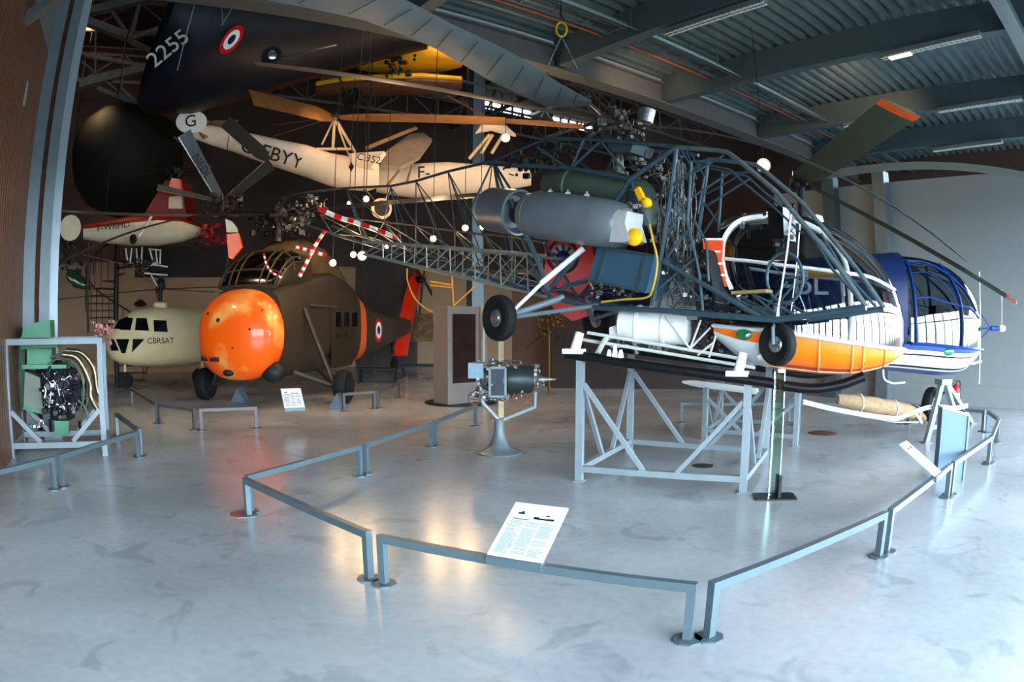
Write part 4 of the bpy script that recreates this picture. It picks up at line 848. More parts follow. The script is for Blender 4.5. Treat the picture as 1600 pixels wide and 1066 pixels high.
    for a in A3:
        h_ = interp(hw3, a); zc = (z0 + zt) / 2; zh = (zt - z0) / 2 * (.75 + .25 * (a - a1 + 3.9) / 2.5)
        rg.append([fr.pt(a, h_ * math.copysign(abs(math.cos(t)) ** .6, math.cos(t)), zc + zh * math.copysign(abs(math.sin(t)) ** .6, math.sin(t))) for t in [2 * PI * k / 24 for k in range(24)]])
    mb.loft(rg); mb.build('fuselage', M_navy, r)
    p = fr.hit(1268, 445, -.70); text('-BL', .44, M_white, fr.hit(1258, 443, -.82), f, z - f * -.0, r, name='registration', depth=.012)
    mb = MB(); mb.tube(fr.pt(a1 - 3.9, 0, 1.9), fr.pt(a1 - 6.6, 0, 2.2), .24, 16, r2=.14); mb.build('tail_boom', M_navy, r)
    # rotor: three olive blades with orange tips
    hub = dist(1250, 284, 10.6); mb = MB(); mb.tube(V(hub.x, hub.y, zt - .1), hub, .06, 12); mb.lathe(hub - z * .08, z, [(0, .08), (.04, .16), (.12, .16), (.18, .06)], 18); clutter(mb, hub, (f * .2, l * .2, z * .1), 24, 73, .015, .03); mb.build('rotor_head', M_dark, r)
    M_ol = mat('blade_olive', (66, 72, 52), .45, 0, .08, 4); M_tip = M_orange
    BLADE(hub, dist(1409, 168, 6.5), .42, .02, M_ol, parent=r, tipm=M_tip, n=22, tilt=.35)
    BLADE(hub, dist(1640, 284, 9.8), .34, .02, mat('blade_grey_green', (98, 102, 90), .45, 0, .06), parent=r, n=14, tilt=.12, sag=.2)
    BLADE(hub, dist(1588, 473, 9.6), .30, .02, M_ol, parent=r, tipm=M_tip, n=22, tilt=.22, sag=.0)
blue_heli()
# nose gear strut and wheel of the blue machine, and long pale skid-shaped floats behind the trestle
def small_rear():
    c = dist(1455, 632, 10.6); r = thing('landing_gear', 'dark wheel on a blue strut seen beside the A-shaped trestle', 'landing gear', (c.x, c.y, c.z - .4))
    ax = V(.5, -.85, 0).normalized(); mb = MB(); mb.wheel(c, ax, .26, .16, 32); w = mb.build('wheel', M_rubber, r)
    mb = MB(); mb.lathe(c - ax * .09, ax, [(0, .05), (.01, .12), (.16, .12), (.17, .05)], 20); mb.build('hub', M_chrome, w)
    mb = MB(); mb.tube(c, dist(1474, 596, 10.5), .03, 10); mb.tube(c, dist(1490, 600, 10.8), .02, 8); mb.build('strut', M_blue, r)
    mb = MB(); mb.path([dist(1400, 590, 11.5), dist(1400, 668, 11.5)], .09, 12); 
    # stretcher-like litter wrapped in tan cloth
    t = thing('wrapped_litter', 'tan cloth-wrapped roll lashed on white bars under the blue helicopter', 'litter', dist(1370, 640, 10.4))
    P = lambda x, y, D=10.2: dist(x, y, D)
    mb = MB(); rg = []
    pts = catmull([P(1308, 624, 9.6), P(1335, 628, 9.7), P(1370, 634, 9.9), P(1405, 640, 10.1), P(1432, 647, 10.3), P(1444, 655, 10.4)], 4)
    for i, p in enumerate(pts):
        rr = .10 * (.6 + .55 * math.sin(PI * min(1, (i + 2) / (len(pts) + 2)))) * (1 + .06 * math.sin(i * 1.9)); rg.append([p + V(0, rr * math.cos(a), rr * math.sin(a)) for a in [k * PI / 8 for k in range(16)]])
    mb.loft(rg); mb.build('cloth_roll', mat('tan_cloth', (156, 130, 100), .9, 0, .15, 12, bump=.3), t)
    mb = MB()
    for i in (5, 11, 16): p = pts[i]; mb.path([p + V(0, .125 * math.cos(a), .125 * math.sin(a)) for a in [k * PI / 8 for k in range(16)]], .008, 6, closed=True)
    mb.build('lashing', M_white, t)
    mb = MB()
    for oy in (0, 4): mb.path(catmull([P(1255, 626 + oy, 9.5), P(1300, 637 + oy, 9.6), P(1350, 646 + oy, 9.8), P(1400, 652 + oy, 10), P(1420, 645 + oy, 10.1), P(1455, 634 + oy, 10.3), P(1490, 636 + oy, 10.5), P(1512, 632 + oy, 10.6)], 5), .016, 8)
    mb.path([P(1300, 640), P(1350, 652), P(1400, 660), P(1435, 660)], .01, 8); mb.path([P(1430, 645), P(1441, 662)], .022, 8); mb.build('bar', M_white, t)
small_rear()
# red shrouded tail fin of another helicopter, seen under the engine drum
def fenestron():
    D = 8.75; P = lambda x, y, d=D: dist(x, y, d); c = P(884, 402); n = V(c.x, c.y, 0).normalized() * -1
    w0 = .2; r = thing('tail_fin', 'red helicopter tail fin with a shrouded white and blue fan, behind the near strut', 'tail fin', P(884, 450))
    hole = [(866 + 0, 0)]; cx, cy, R = 880, 401, 19
    out = [(850, 378), (870, 374), (900, 374), (925, 378), (930, 430), (925, 485), (915, 516), (880, 492), (850, 470), (848, 440), (852, 410)]
    # fin plate as a ring of quads round the fan duct
    m = 22; ins = [(cx + R * math.cos(2 * PI * k / m), cy + R * 1.1 * math.sin(2 * PI * k / m)) for k in range(m)]
    def outp(a):
        dx, dy = math.cos(a), math.sin(a); best = None
        for (x0, y0), (x1, y1) in zip(out, out[1:] + out[:1]):
            ex, ey = x1 - x0, y1 - y0; den = dx * ey - dy * ex
            if abs(den) < 1e-9: continue
            t = ((x0 - cx) * ey - (y0 - cy) * ex) / den; u = ((x0 - cx) * dy - (y0 - cy) * dx) / den
            if t > 0 and -1e-6 <= u <= 1.000001 and (best is None or t < best): best = t
        best = best or 30; return (cx + dx * best, cy + dy * best)
    outs = [outp(2 * PI * k / m) for k in range(m)]; w = .2
    i0 = [P(*p) for p in ins]; o0 = [P(*p) for p in outs]; i1 = [p - n * w for p in i0]; o1 = [p - n * w for p in o0]
    mb = MB(); mb.add(i0 + o0 + i1 + o1, [(k, (k + 1) % m, m + (k + 1) % m, m + k) for k in range(m)] + [(2 * m + k, 3 * m + k, 3 * m + (k + 1) % m, 2 * m + (k + 1) % m) for k in range(m)] + [(m + k, m + (k + 1) % m, 3 * m + (k + 1) % m, 3 * m + k) for k in range(m)] + [(k, 2 * m + k, 2 * m + (k + 1) % m, (k + 1) % m) for k in range(m)]); mb.build('fin', mat('fin_red', (196, 16, 18), .35, 0, .06), r, angle=30)
    cc = P(cx, cy) - n * .12; A_, B_ = perp(n)
    mb = MB(); mb.path([P(cx + 23 * math.cos(t), cy + 25 * math.sin(t)) + n * .01 for t in [k * PI / 12 for k in range(24)]], .02, 8, closed=True); mb.build('duct_rim', mat('rim_dark', (60, 30, 20), .5, .3), r)
    mb = MB(); mb.lathe(cc - n * .05, n, [(0, .07), (.08, .09), (.1, .03)], 20); mb.build('fan_hub', M_navy, r)
    for k in range(10):
        t = 2 * PI * k / 10; d = A_ * math.cos(t) + B_ * math.sin(t); s = n.cross(d); mb = MB(); mb.prism([cc + d * .08 - s * .02, cc + d * .2 - s * .03, cc + d * .2 + s * .03 + n * .02, cc + d * .08 + s * .02 + n * .02], n * .008); mb.build('fan_blade', mat('fan_blade_white', (190, 196, 206), .4, .2), r)
fenestron()

# pale narrow rotor blade lying behind the trestle, floor drain and floor patch
t = thing('spare_blade', 'pale narrow rotor blade held low behind the black skid', 'rotor blade', dist(1110, 600, 10)); BLADE(dist(1066, 597, 10), dist(1185, 612, 9.6), .12, .02, M_white, parent=t, tilt=1.0, name='blade_body')
c = onz(1098, 728); mb = MB(); mb.lathe(c, (0, 0, 1), [(0, .13), (.003, .13)], 20); mb.lathe(c, (0, 0, 1), [(.003, .1), (.006, .1)], 20); tag(mb.build('floor_drain', mat('drain_iron', (70, 70, 70), .6, .5, .4, 40)), 'round dark floor drain inside the big trestle base', 'drain')
c = onz(1285, 677); mb = MB(); mb.lathe(c, (0, 0, 1), [(0, .24), (.004, .23)], 16); tag(mb.build('floor_patch', mat('patch_brown', (120, 84, 66), .5, 0, .3, 10)), 'small brown patch on the floor behind the glass support', 'patch')
# ================================================================ dark hall: orange-nosed transport helicopter
ZU = V(0, 0, 1)
def roundel(c, X, Y, R, parent, mats=None, n=28):
    N_ = Vector(X).cross(Y).normalized(); m3 = mats or (M_red, M_white, mat('roundel_blue', (16, 22, 50), .5)); out = []
    for i, (k, m) in enumerate(zip((1, .68, .34), m3)):
        mb = MB(); pts = [c + X * (R * k * math.cos(2 * PI * j / n)) + Y * (R * k * math.sin(2 * PI * j / n)) for j in range(n)]
        mb.prism([p + N_ * (.004 * i) for p in pts], N_ * .005); out.append(mb.build('roundel_ring' if i < 2 else 'roundel_centre', m, parent))
    return out
M_brown = mat('olive_brown_skin', (62, 52, 40), .42, .15, .12, 2.5)
M_lit = mat('window_dark', (10, 11, 13), .12, 0, .1, coat=.5)
FH = Fr((-5.07, 13.64, 0), (-.14, -.99))
def ovring(fr, a, hw, z0, z1, n=24, e=2.6, b=0.0):
    zc, zh = (z0 + z1) / 2, (z1 - z0) / 2; out = []
    for k in range(n):
        t = 2 * PI * k / n; c, s = math.cos(t), math.sin(t); out.append(fr.pt(a, b + hw * math.copysign(abs(c) ** (2 / e), c), zc + zh * math.copysign(abs(s) ** (2 / e), s)))
    return out
def transport():
    fr = FH; f, l, z = fr.f, fr.l, fr.z
    fr.o = fr.o; r = thing('transport_helicopter', 'big brown helicopter with a bulbous faded orange nose and red tail pylon', 'helicopter', fr.o)
    M_nose = mat('faded_orange_nose', (238, 92, 12), .36, 0, .1, 1.15, rgb2=(222, 168, 84), coat=.3, thresh=(.32, .46), detail=4)
    mb = MB(); mb.loft([ovring(fr, a, hw, z0, z1, 32, 2.35, b=-.06) for a, hw, z0, z1 in ((1.0, .92, .56, 2.34), (1.15, .92, .54, 2.32), (1.3, .90, .55, 2.27), (1.45, .83, .60, 2.18), (1.57, .71, .72, 2.06), (1.66, .52, .90, 1.88), (1.71, .27, 1.12, 1.66), (1.72, .04, 1.36, 1.44))]); nose = mb.build('nose_cowling', M_nose, r, angle=70)
    mb = MB(); NS = ((1.0, .92, .56, 2.34), (1.15, .92, .54, 2.32), (1.3, .90, .55, 2.27), (1.45, .83, .60, 2.18), (1.57, .71, .72, 2.06), (1.66, .52, .90, 1.88), (1.71, .27, 1.12, 1.66))
    def nose_a(b, zz):
        a_ = 1.72
        while a_ > 1.0:
            hw_, z0_, z1_ = [interp([(q[0], q[i]) for q in NS], a_) for i in (1, 2, 3)]
            if (abs(b + .06) / hw_) ** 2.35 + (abs(zz - (z0_ + z1_) / 2) / ((z1_ - z0_) / 2)) ** 2.35 <= 1: return a_
            a_ -= .005
        return 1.0
    for k in range(10):
        if k == 5: continue
        x = -.86 + k * .065; mb.box(fr.pt(nose_a(x, .98) + .002, x, .98), (.02, .05, .09), math.atan2(f.y, f.x))
    mb.build('stencil_panel', mat('stencil_dark', (60, 30, 30), .6), nose)
    mb = MB(); mb.ell(fr.pt(nose_a(-.1, .72), -.1, .72), (.1, .12, .07), (f, l, z), 16, 8); mb.ell(fr.pt(1.12, .66, .72), (.22, .25, .22), (f, l, z), 18, 10); mb.build('air_scoop', M_dark, nose)
    mb = MB()
    for b_, z_, r_ in ((-.55, 1.85, .03), (-.25, 1.72, .045), (.45, 1.55, .025), (.1, 1.2, .02), (.62, 1.9, .02)): p_ = fr.pt(nose_a(b_, z_) + .004, b_, z_); mb.ell(p_, (.012, r_, r_), (f, l, z), 10, 6)
    mb.build('fastener', M_dark, nose)
    # body
    st = [(1.02, .84, .56, 2.40), (.6, .84, .54, 2.5), (0, .84, .52, 2.6), (-1, .84, .52, 2.78), (-2, .84, .52, 2.92), (-3, .80, .54, 2.75), (-3.5, .77, .56, 2.6), (-4.1, .70, .6, 2.36), (-5, .6, .66, 2.18), (-6, .52, .76, 2.02), (-7, .44, .9, 1.9), (-8, .36, 1.02, 1.82), (-9, .28, 1.12, 1.78), (-10, .18, 1.2, 1.76)]
    mb = MB(); mb.loft([ovring(fr, a, hw, z0, z1, 28, 3.2) for a, hw, z0, z1 in st], mats=lambda i, k: 1 if i == 6 else 0); mb.build('fuselage', [M_brown, M_orange], r, angle=60)
    # cockpit above the nose, and the rotor pylon fairing behind it
    mb = MB(); cs = [(1.0, .70, 2.3, 2.42), (.82, .72, 2.3, 2.72), (.55, .72, 2.3, 2.98), (.25, .70, 2.3, 3.14), (-.2, .68, 2.3, 3.22), (-.7, .66, 2.3, 3.2)]; mb.loft([ovring(fr, *c, 24, 2.8) for c in cs], mats=lambda i, k: 1 if i < 4 and 1 <= k <= 10 else 0); cp = mb.build('cockpit', [M_brown, M_lit], r, angle=60)
    mb = MB()
    for k in (1, 2.5, 4, 5.5, 7, 8.5, 10, 11): 
        ks = int(k); mb.path([ovring(fr, c[0], c[1] + .01, c[2], c[3] + .012, 24, 2.8)[ks] for c in cs[:5]], .018, 6)
    for c in (cs[1], cs[3]): mb.path(ovring(fr, c[0], c[1] + .01, c[2], c[3] + .012, 24, 2.8)[0:13], .016, 6)
    mb.build('window_frame', mat('frame_brown', (92, 76, 60), .45, .2), cp)
    mb = MB(); mb.loft([ovring(fr, a, hw, z0, z1, 22, 2.4) for a, hw, z0, z1 in ((-.1, .3, 2.8, 3.3), (-.5, .5, 2.7, 3.46), (-1.2, .58, 2.6, 3.55), (-2, .56, 2.5, 3.46), (-2.8, .48, 2.4, 3.18), (-3.6, .34, 2.3, 2.84), (-4.6, .14, 2.1, 2.42))]); mb.build('pylon_fairing', mat('pylon_brown', (110, 90, 58), .35, .25, .15, 3), r, angle=60)
    # side details: door, windows, grab rails, roundel
    sgn = fr.pt(-1.1, .84, 0)
    def sidebox(a, zc, la, lz, m, nm, par=r, out=.0): mb = MB(); mb.box(fr.pt(a, interp([(-5, .60), (-4.1, .70), (-3, .80), (-2, .845), (2, .845)], a) + out, zc), (la, .02, lz), axes=(f, l, z)); return mb.build(nm, m, par)
    sidebox(-2.0, 1.3, 1.25, 1.35, M_brown, 'sliding_door', out=.006)
    for a in (-1.75, -2.25, -2.9): w = sidebox(a, 1.72, .34, .34, M_lit, 'cabin_window', out=.02)
    for a in (-1.75, -2.25): sidebox(a, 1.35, .26, .08, M_dark, 'step_recess', out=.02)
    mb = MB(); mb.tube(fr.pt(-.2, .87, 2.02), fr.pt(-1.6, .88, 2.0), .03, 8); mb.build('grab_rail', mat('rail_tan', (100, 84, 64), .4, .5), r)
    roundel(fr.pt(-5.35, .59, 1.42), f * -1.0, z * 1.0, .34, r)
    # tail pylon and rotor
    mb = MB(); P = lambda px, py, b=0: fr.hit(px, py, b); rg = []
    for (x0, y0), (x1, y1), w in (((612, 556), (637, 556), .16), ((622, 520), (641, 520), .16), ((624, 498), (647, 500), .15), ((632, 462), (655, 462), .14), ((640, 436), (662, 440), .15), ((646, 426), (668, 432), .1)):
        a, b = P(x0, y0), P(x1, y1); rg.append([a, lerp(a, b, .3) + l * w, lerp(a, b, .7) + l * w, b, lerp(a, b, .7) - l * w, lerp(a, b, .3) - l * w])
    mb.loft(rg); tp = mb.build('tail_pylon', mat('tail_red', (222, 40, 14), .35, 0, .08, coat=.3), r, angle=50)
    h = P(661, 437, .35); mb = MB(); mb.lathe(h - l * .3, l, [(0, .1), (.25, .14), (.4, .05)], 14); mb.build('tail_rotor_hub', M_dark, tp)
    for ang in (.35, 1.95, 3.5, 5.1):
        d = f * math.cos(ang) + z * math.sin(ang); s = l.cross(d); mb = MB(); mb.prism([h + d * .15 - s * .06, h + d * 1.3 - s * .10, h + d * 1.3 + s * .10, h + d * .15 + s * .06], l * .02); mb.build('tail_rotor_blade', mat('tail_blade', (52, 40, 26), .5, 0, .2), tp)
    # undercarriage
    for wx, Y, s in ((322, 13.7, -1), (537, 13.55, 1)):
        c = at(wx, 600, Y); c.z = .35; mb = MB(); mb.wheel(c, l, .35, .26, 32); w = mb.build('main_wheel', M_rubber, r); mb = MB(); mb.lathe(c - l * .12, l, [(0, .06), (.02, .15), (.22, .15), (.24, .06)], 20); mb.build('hub', M_dark, w)
        ins = c - l * (.2 * s); mb = MB(); mb.tube(ins, fr.pt(.05, .84 * s, 1.95), .05, 10); mb.tube(ins, fr.pt(.3, .7 * s, .66), .055, 10); mb.tube(ins, fr.pt(-.9, .7 * s, .66), .05, 10); mb.build('gear_leg', M_brown, r)
    c = fr.pt(-8.6, 0, .22); mb = MB(); mb.wheel(c, l, .22, .16, 24); mb.build('tail_wheel', M_rubber, r); mb = MB(); mb.tube(c, fr.pt(-8.3, 0, 1.15), .05, 8); mb.tube(c, fr.pt(-9.0, 0, 1.2), .04, 8); mb.build('tail_gear_leg', M_dark, r)
    # rotor head and blades
    hub = fr.pt(-.3, 0, 4.0); mb = MB(); mb.tube(fr.pt(-.3, 0, 3.4), hub, .1, 12); mb.lathe(hub - z * .15, z, [(0, .1), (.05, .3), (.12, .3), (.2, .14), (.35, .1)], 20); clutter(mb, fr.pt(-.4, 0, 3.75), (f * .6, l * .55, z * .22), 110, 81, .015, .045); mb.build('rotor_head', mat('rotor_head_dark', (92, 86, 78), .4, .7, .5, 20, rgb2=(20, 20, 20)), r)
    M_bd = mat('blade_near_black', (42, 40, 40), .45, .1, .1)
    BLADE(hub, dist(82, 419, 13.6), .40, .02, M_bd, parent=r, tilt=.15, sag=.35); BLADE(hub, dist(75, 328, 15.5), .36, .02, mat('blade_steel', (120, 116, 112), .4, .3), parent=r, tilt=.0, sag=-.1)
    BLADE(hub, hub + V(4.6, 5.5, .1), .4, .02, M_bd, parent=r); BLADE(hub, hub + V(4.5, -2.6, -.2), .3, .02, M_bd, parent=r, tilt=.1)
    # chocks
    for x, y in ((360, 628), (512, 640)):
        c = onz(x, y); mb = MB(); mb.prism([c, c + V(.34, 0, 0), c + V(.17, .02, .30)], V(0, .3, 0)); tag(mb.build('wheel_chock', mat('chock_blue', (86, 100, 112), .5)), 'pale blue wedge beside the left main wheel of the orange-nosed helicopter' if x < 400 else 'pale blue wedge in front of the right main wheel of the brown helicopter', 'wedge')
transport()
# second folded rotor above it
def spare_rotor():
    hub = dist(350, 318, 15.0); r = thing('folded_rotor', 'grey folded rotor blades fanned upwards from a dark hub, lettered blade on the left', 'rotor', hub)
    m = mat('rotor_blue_grey', (70, 80, 88), .4, .2, .1); m2 = mat('blade_dark_olive', (60, 62, 52), .45, .1, .1)
    mb = MB(); clutter(mb, hub, (V(.35, 0, 0), V(0, .3, 0), V(0, 0, .28)), 60, 82, .02, .05); mb.lathe(hub - ZU * .3, ZU, [(0, .08), (.2, .16), (.5, .08)], 14); mb.build('hub', MATS['rotor_head_dark'], r)
    for (x0, y0, x1, y1, w, mm) in ((346, 312, 288, 208, .30, m), (356, 312, 424, 256, .26, m2), (352, 316, 246, 292, .12, m2)):
        p, q = dist(x0, y0, 15), dist(x1, y1, 14.6); d = (q - p).normalized(); n = V(p.x, p.y, 0).normalized(); s = d.cross(n).normalized(); mb = MB(); mb.prism([p - s * w * .3, q - s * w * .5, q + s * w * .5, p + s * w * .3], n * .05); b = mb.build('rotor_blade', mm, r)
        mb = MB(); mb.tube(p + s * w * .3, q + s * w * .5, .018, 6); mb.build('blade_edge', M_chrome, b)
    p, q = dist(420, 250, 13.6), dist(352, 190, 13.6); BLADE(p, q, .34, .02, m2, parent=r, tilt=-.6)
    p, q = dist(296, 230, 14.5), dist(338, 300, 14.8); d = (p - q).normalized(); n = V(p.x, p.y, 0).normalized(); text('NEDL', .24, M_ink, lerp(p, q, .45) - n * .09, d * -1, d.cross(n) * -1, r, name='blade_lettering', depth=.003)
    mb = MB(); mb.tube(hub, V(hub.x, hub.y, 10.6), .008, 6); mb.build('cable', M_dark, r)
spare_rotor()
# cream helicopter at the far left
def cream():
    c = at(235, 575, 15.6); fr = Fr((at(235, 530, 15.6).x, 15.6, 0), (-.86, -.5)); f, l, z = fr.f, fr.l, fr.z
    r = thing('cream_helicopter', 'cream helicopter with many-paned glazed nose behind the radial engine frame', 'helicopter', fr.o); M_c = mat('cream_paint', (228, 206, 156), .4, 0, .06, 2)
    H = lambda px, py, b=.62: fr.loc(fr.hit(px, py, b))
    a0 = H(166, 520, 0)[0]; zb = at(235, 573, 15.3).z; zt = at(235, 482, 15.3).z; a1 = H(305, 520, .3)[0] - .8
    st = [(a0, .05, zb + .45, zb + .75), (a0 - .12, .32, zb + .2, zb + 1.0), (a0 - .35, .52, zb + .08, zb + 1.2), (a0 - .8, .66, zb, zt - .02), (a0 - 1.4, .7, zb - .02, zt + .05), (a0 - 2.1, .7, zb, zt), (a0 - 3.0, .6, zb + .1, zt - .02), (a0 - 3.6, .42, zb + .4, zt - .1), (a0 - 4.2, .25, zb + .8, zt - .3)]
    mb = MB(); mb.loft([ovring(fr, a, hw, z0, z1, 26, 2.5) for a, hw, z0, z1 in st]); mb.build('fuselage', M_c, r, angle=60)
    for poly, nm in (([(178, 514), (185, 500), (200, 494), (192, 514)], 'nose_window'), ([(187, 515), (196, 496), (208, 497), (204, 516)], 'door_window'), ([(211, 516), (213, 497), (229, 497), (233, 517)], 'cabin_window'), ([(241, 518), (240, 500), (260, 501), (262, 519)], 'cabin_window'), ([(181, 530), (202, 530), (196, 552), (190, 552)], 'lower_window'), ([(208, 530), (226, 530), (206, 551)], 'lower_window'), ([(168, 530), (178, 530), (186, 548), (174, 548)], 'nose_window')):
        ps = []
        for x, y in poly:   # follow the curved side
            b = .7
            for _ in range(5):
                a_, _b, z_ = H(x, y, b); hw = interp([(q[0], q[1]) for q in reversed(st)], a_); zc = (zb + zt) / 2; t = min(.98, abs(z_ - zc) / ((zt - zb) / 2)); b = max(.1, hw * (1 - t ** 2.5) ** (1 / 2.5))
            ps.append(fr.hit(x, y, b + .04))
        mb = MB(); mb.prism(ps, l * .012); mb.build(nm, M_lit, r)
    p = fr.hit(251, 533, .74); text('CBRSAT', .2, M_ink, p, f * -1, z, r, name='registration', depth=.002)
    mb = MB(); m_ = fr.pt(a0 - 1.5, 0, zt); mb.lathe(m_ - z * .06, z, [(0, .2), (.08, .22), (.2, .2), (.24, .12)], 18); mb.build('mast_fairing', M_c, r)
    mb = MB(); mb.tube(m_, m_ + z * .95, .05, 10); clutter(mb, m_ + z * .6, (f * .12, l * .12, z * .35), 40, 91, .015, .04); mb.build('rotor_mast', M_dark, r)
    for d in (V(-1, .1, -.04), V(1, .3, .02), V(.2, 1, .0)): BLADE(m_ + z * .5, m_ + z * .5 + d.normalized() * 4.2, .16, .015, mat('blade_dim', (64, 50, 42), .5), parent=r)
    for a, b in ((a0 - .5, 0), (a0 - 2.6, .8), (a0 - 2.6, -.8)):
        w_ = fr.pt(a, b, .22); mb = MB(); mb.wheel(w_, l, .22, .14, 22); mb.build('wheel', M_rubber, r); mb = MB(); mb.tube(w_, fr.pt(a, b * .5, zb + .1), .035, 8); mb.build('gear_leg', M_c, r)
    mb = MB(); q = fr.pt(a0 - .95, .1, zt + .05); mb.lathe(q, z, [(0, .1), (.05, .18), (.1, .16), (.18, .05)], 14); mb.build('beacon', M_dark, r)
    mb = MB(); clutter(mb, dist(160, 520, 15.2), (V(.25, 0, 0), V(0, .2, 0), V(0, 0, .25)), 40, 92, .012, .035); t = mb.build('red_white_struts', mat('red_white_bits', (226, 200, 200), .4, 0, .4, 14, rgb2=(170, 20, 24)), r)
cream()
# ---------------------------------------------------------------- things hung high in the dark hall
def body_px(name, label, cat, st, D, m, thick=None, loc=None, hang=True, n=20, e=2.4, mats=None, part='fuselage'):
    """st: (px, py_top, py_bottom, half depth, extra distance) along the picture, giving a solid body at distance D"""
    mid = st[len(st) // 2]; r = thing(name, label, cat, dist(mid[0], (mid[1] + mid[2]) / 2, D)); rg = []
    for px, y0, y1, hd, dd, *sk in st:
        t_, b_ = dist(px + (sk[0] if sk else 0), y0, D + dd), dist(px, y1, D + dd); c = (t_ + b_) / 2; u = (t_ - b_) / 2; vd = V(c.x, c.y, 0).normalized(); ring = []
        for k in range(n):
            a = 2 * PI * k / n; cx, sx = math.cos(a), math.sin(a); ring.append(c + vd * (hd * math.copysign(abs(cx) ** (2 / e), cx)) + u * math.copysign(abs(sx) ** (2 / e), sx))
        rg.append(ring)
    mb = MB(); mb.loft(rg, mats=mats); mb.build(part, m, r, angle=60)
    if hang:
        for s in (st[1], st[-2]):
            p = dist(s[0], s[1], D + s[4]); mb = MB(); mb.tube(p, V(p.x, p.y, 10.9), .012, 6); mb.build('hanging_cable', M_dark, r)
    return r
def face(px, py, D): p = dist(px, py, D); n = V(p.x, p.y, 0).normalized(); return p, V(n.y, -n.x, 0), n
M_dblue = mat('dark_blue_skin', (10, 17, 32), .45, .1, .25, 1.5)
r = body_px('dark_blue_helicopter', 'huge dark blue helicopter with white number and roundel hung high above the white autogyro', 'helicopter', [(214, -60, 160, 1.2, 0, 84), (228, -70, 172, 1.5, 0, 84), (300, -60, 170, 1.5, 0, 60), (380, -40, 150, 1.4, .2, 30), (450, -15, 128, 1.2, .4), (540, 10, 104, .9, .7), (620, 34, 82, .6, 1), (668, 58, 74, .25, 1.2)], 14.5, [M_dblue, mat('lit_brown_belly', (52, 32, 18), .5, .1, .2)], mats=lambda i, k: 1 if k == 15 else 0)  # brown belly strip has the warm light on the underside put into its colour
p, R_, n_ = face(263, 76, 12.85); up_ = (ZU * .8 + R_ * .45).normalized(); rt = (R_ * .70 + ZU * .72).normalized(); text('2255', .44, mat('dim_white', (180, 180, 172), .5), p, rt, up_, r, name='serial_number', depth=.01)
p, R_, n_ = face(362, 62, 12.95); roundel(p, (R_ * .8 + ZU * .2) , (ZU * 1.25 + R_ * .35), .24, r)
w = dist(425, 88, 12.9); mb = MB(); mb.wheel(w, n_ + V(.3, 0, 0), .20, .14, 26); mb.build('wheel', M_rubber, r); mb = MB(); mb.lathe(w - n_ * .09, n_, [(0, .05), (.02, .09), (.1, .09)], 16); mb.build('hub', M_chrome, r); mb = MB(); mb.tube(w, dist(460, 90, 13.2), .03, 8); mb.tube(dist(440, 92, 13), dist(525, 72, 13.6), .035, 8); mb.build('gear_strut', M_dark, r)
mb = MB(); mb.tube(dist(306, 0, 12.7), dist(277, 110, 12.7), .012, 6); mb.tube(dist(346, 5, 12.7), dist(348, 38, 12.7), .012, 6); mb.tube(dist(363, 12, 12.7), dist(346, 40, 12.7), .015, 6); mb.build('strut', M_colm, r)
r = body_px('dark_green_helicopter', 'very dark green rounded helicopter nose looming behind the red and white one', 'helicopter', [(113, 235, 265, .1, 0), (118, 212, 290, .6, 0), (135, 188, 318, 1.0, 0), (165, 170, 335, 1.3, 0), (200, 166, 345, 1.4, 0), (235, 176, 345, 1.4, .3), (262, 190, 340, 1.3, .8), (285, 205, 325, 1.2, 1.4)], 17.5, mat('very_dark_green', (16, 21, 15), .75, 0, .2, 1.5))
r = body_px('yellow_helicopter', 'yellow hull with dark lower band with one wheel hung above the wooden rotor', 'helicopter', [(560, 104, 108, .1, 0), (590, 88, 112, .3, 0), (625, 75, 110, .5, 0), (665, 76, 109, .55, 0), (700, 84, 106, .45, 0), (722, 97, 103, .15, 0)], 17, mat('deep_yellow', (196, 150, 20), .4, 0, .12, 2))
for nm, st, m in (('float', [(497, 128, 142, .2, 0), (540, 122, 141, .35, 0), (600, 118, 141, .4, 0), (660, 117, 138, .4, 0), (722, 120, 132, .15, 0)], M_orange), ):
    rg = []
    for px, y0, y1, hd, dd in st:
        t_, b_ = dist(px, y0, 16.8), dist(px, y1, 16.8); c = (t_ + b_) / 2; u = (t_ - b_) / 2; rg.append([c + V(0, hd * math.cos(a), 0) + u * math.sin(a) for a in [2 * PI * k / 16 for k in range(16)]])
    mb = MB(); mb.loft(rg); mb.build('float', MATS['deep_yellow'], r)
    mb = MB(); mb.loft([[p - V(0, 0, .12) for p in q] for q in rg]); mb.build('float_keel', mat('keel_brown', (74, 44, 30), .5), r)
mb = MB(); clutter(mb, dist(625, 95, 16.2), (V(.35, 0, 0), V(0, .3, 0), V(0, 0, .35)), 36, 95, .02, .06); mb.tube(dist(527, 115, 16.5), dist(543, 148, 16.5), .03); mb.tube(dist(560, 115, 16.5), dist(548, 148, 16.5), .03); mb.build('engine', M_dark, r)
w = dist(551, 153, 16.5); mb = MB(); mb.wheel(w, V(.2, 1, 0), .27, .18, 24); mb.build('wheel', M_rubber, r)
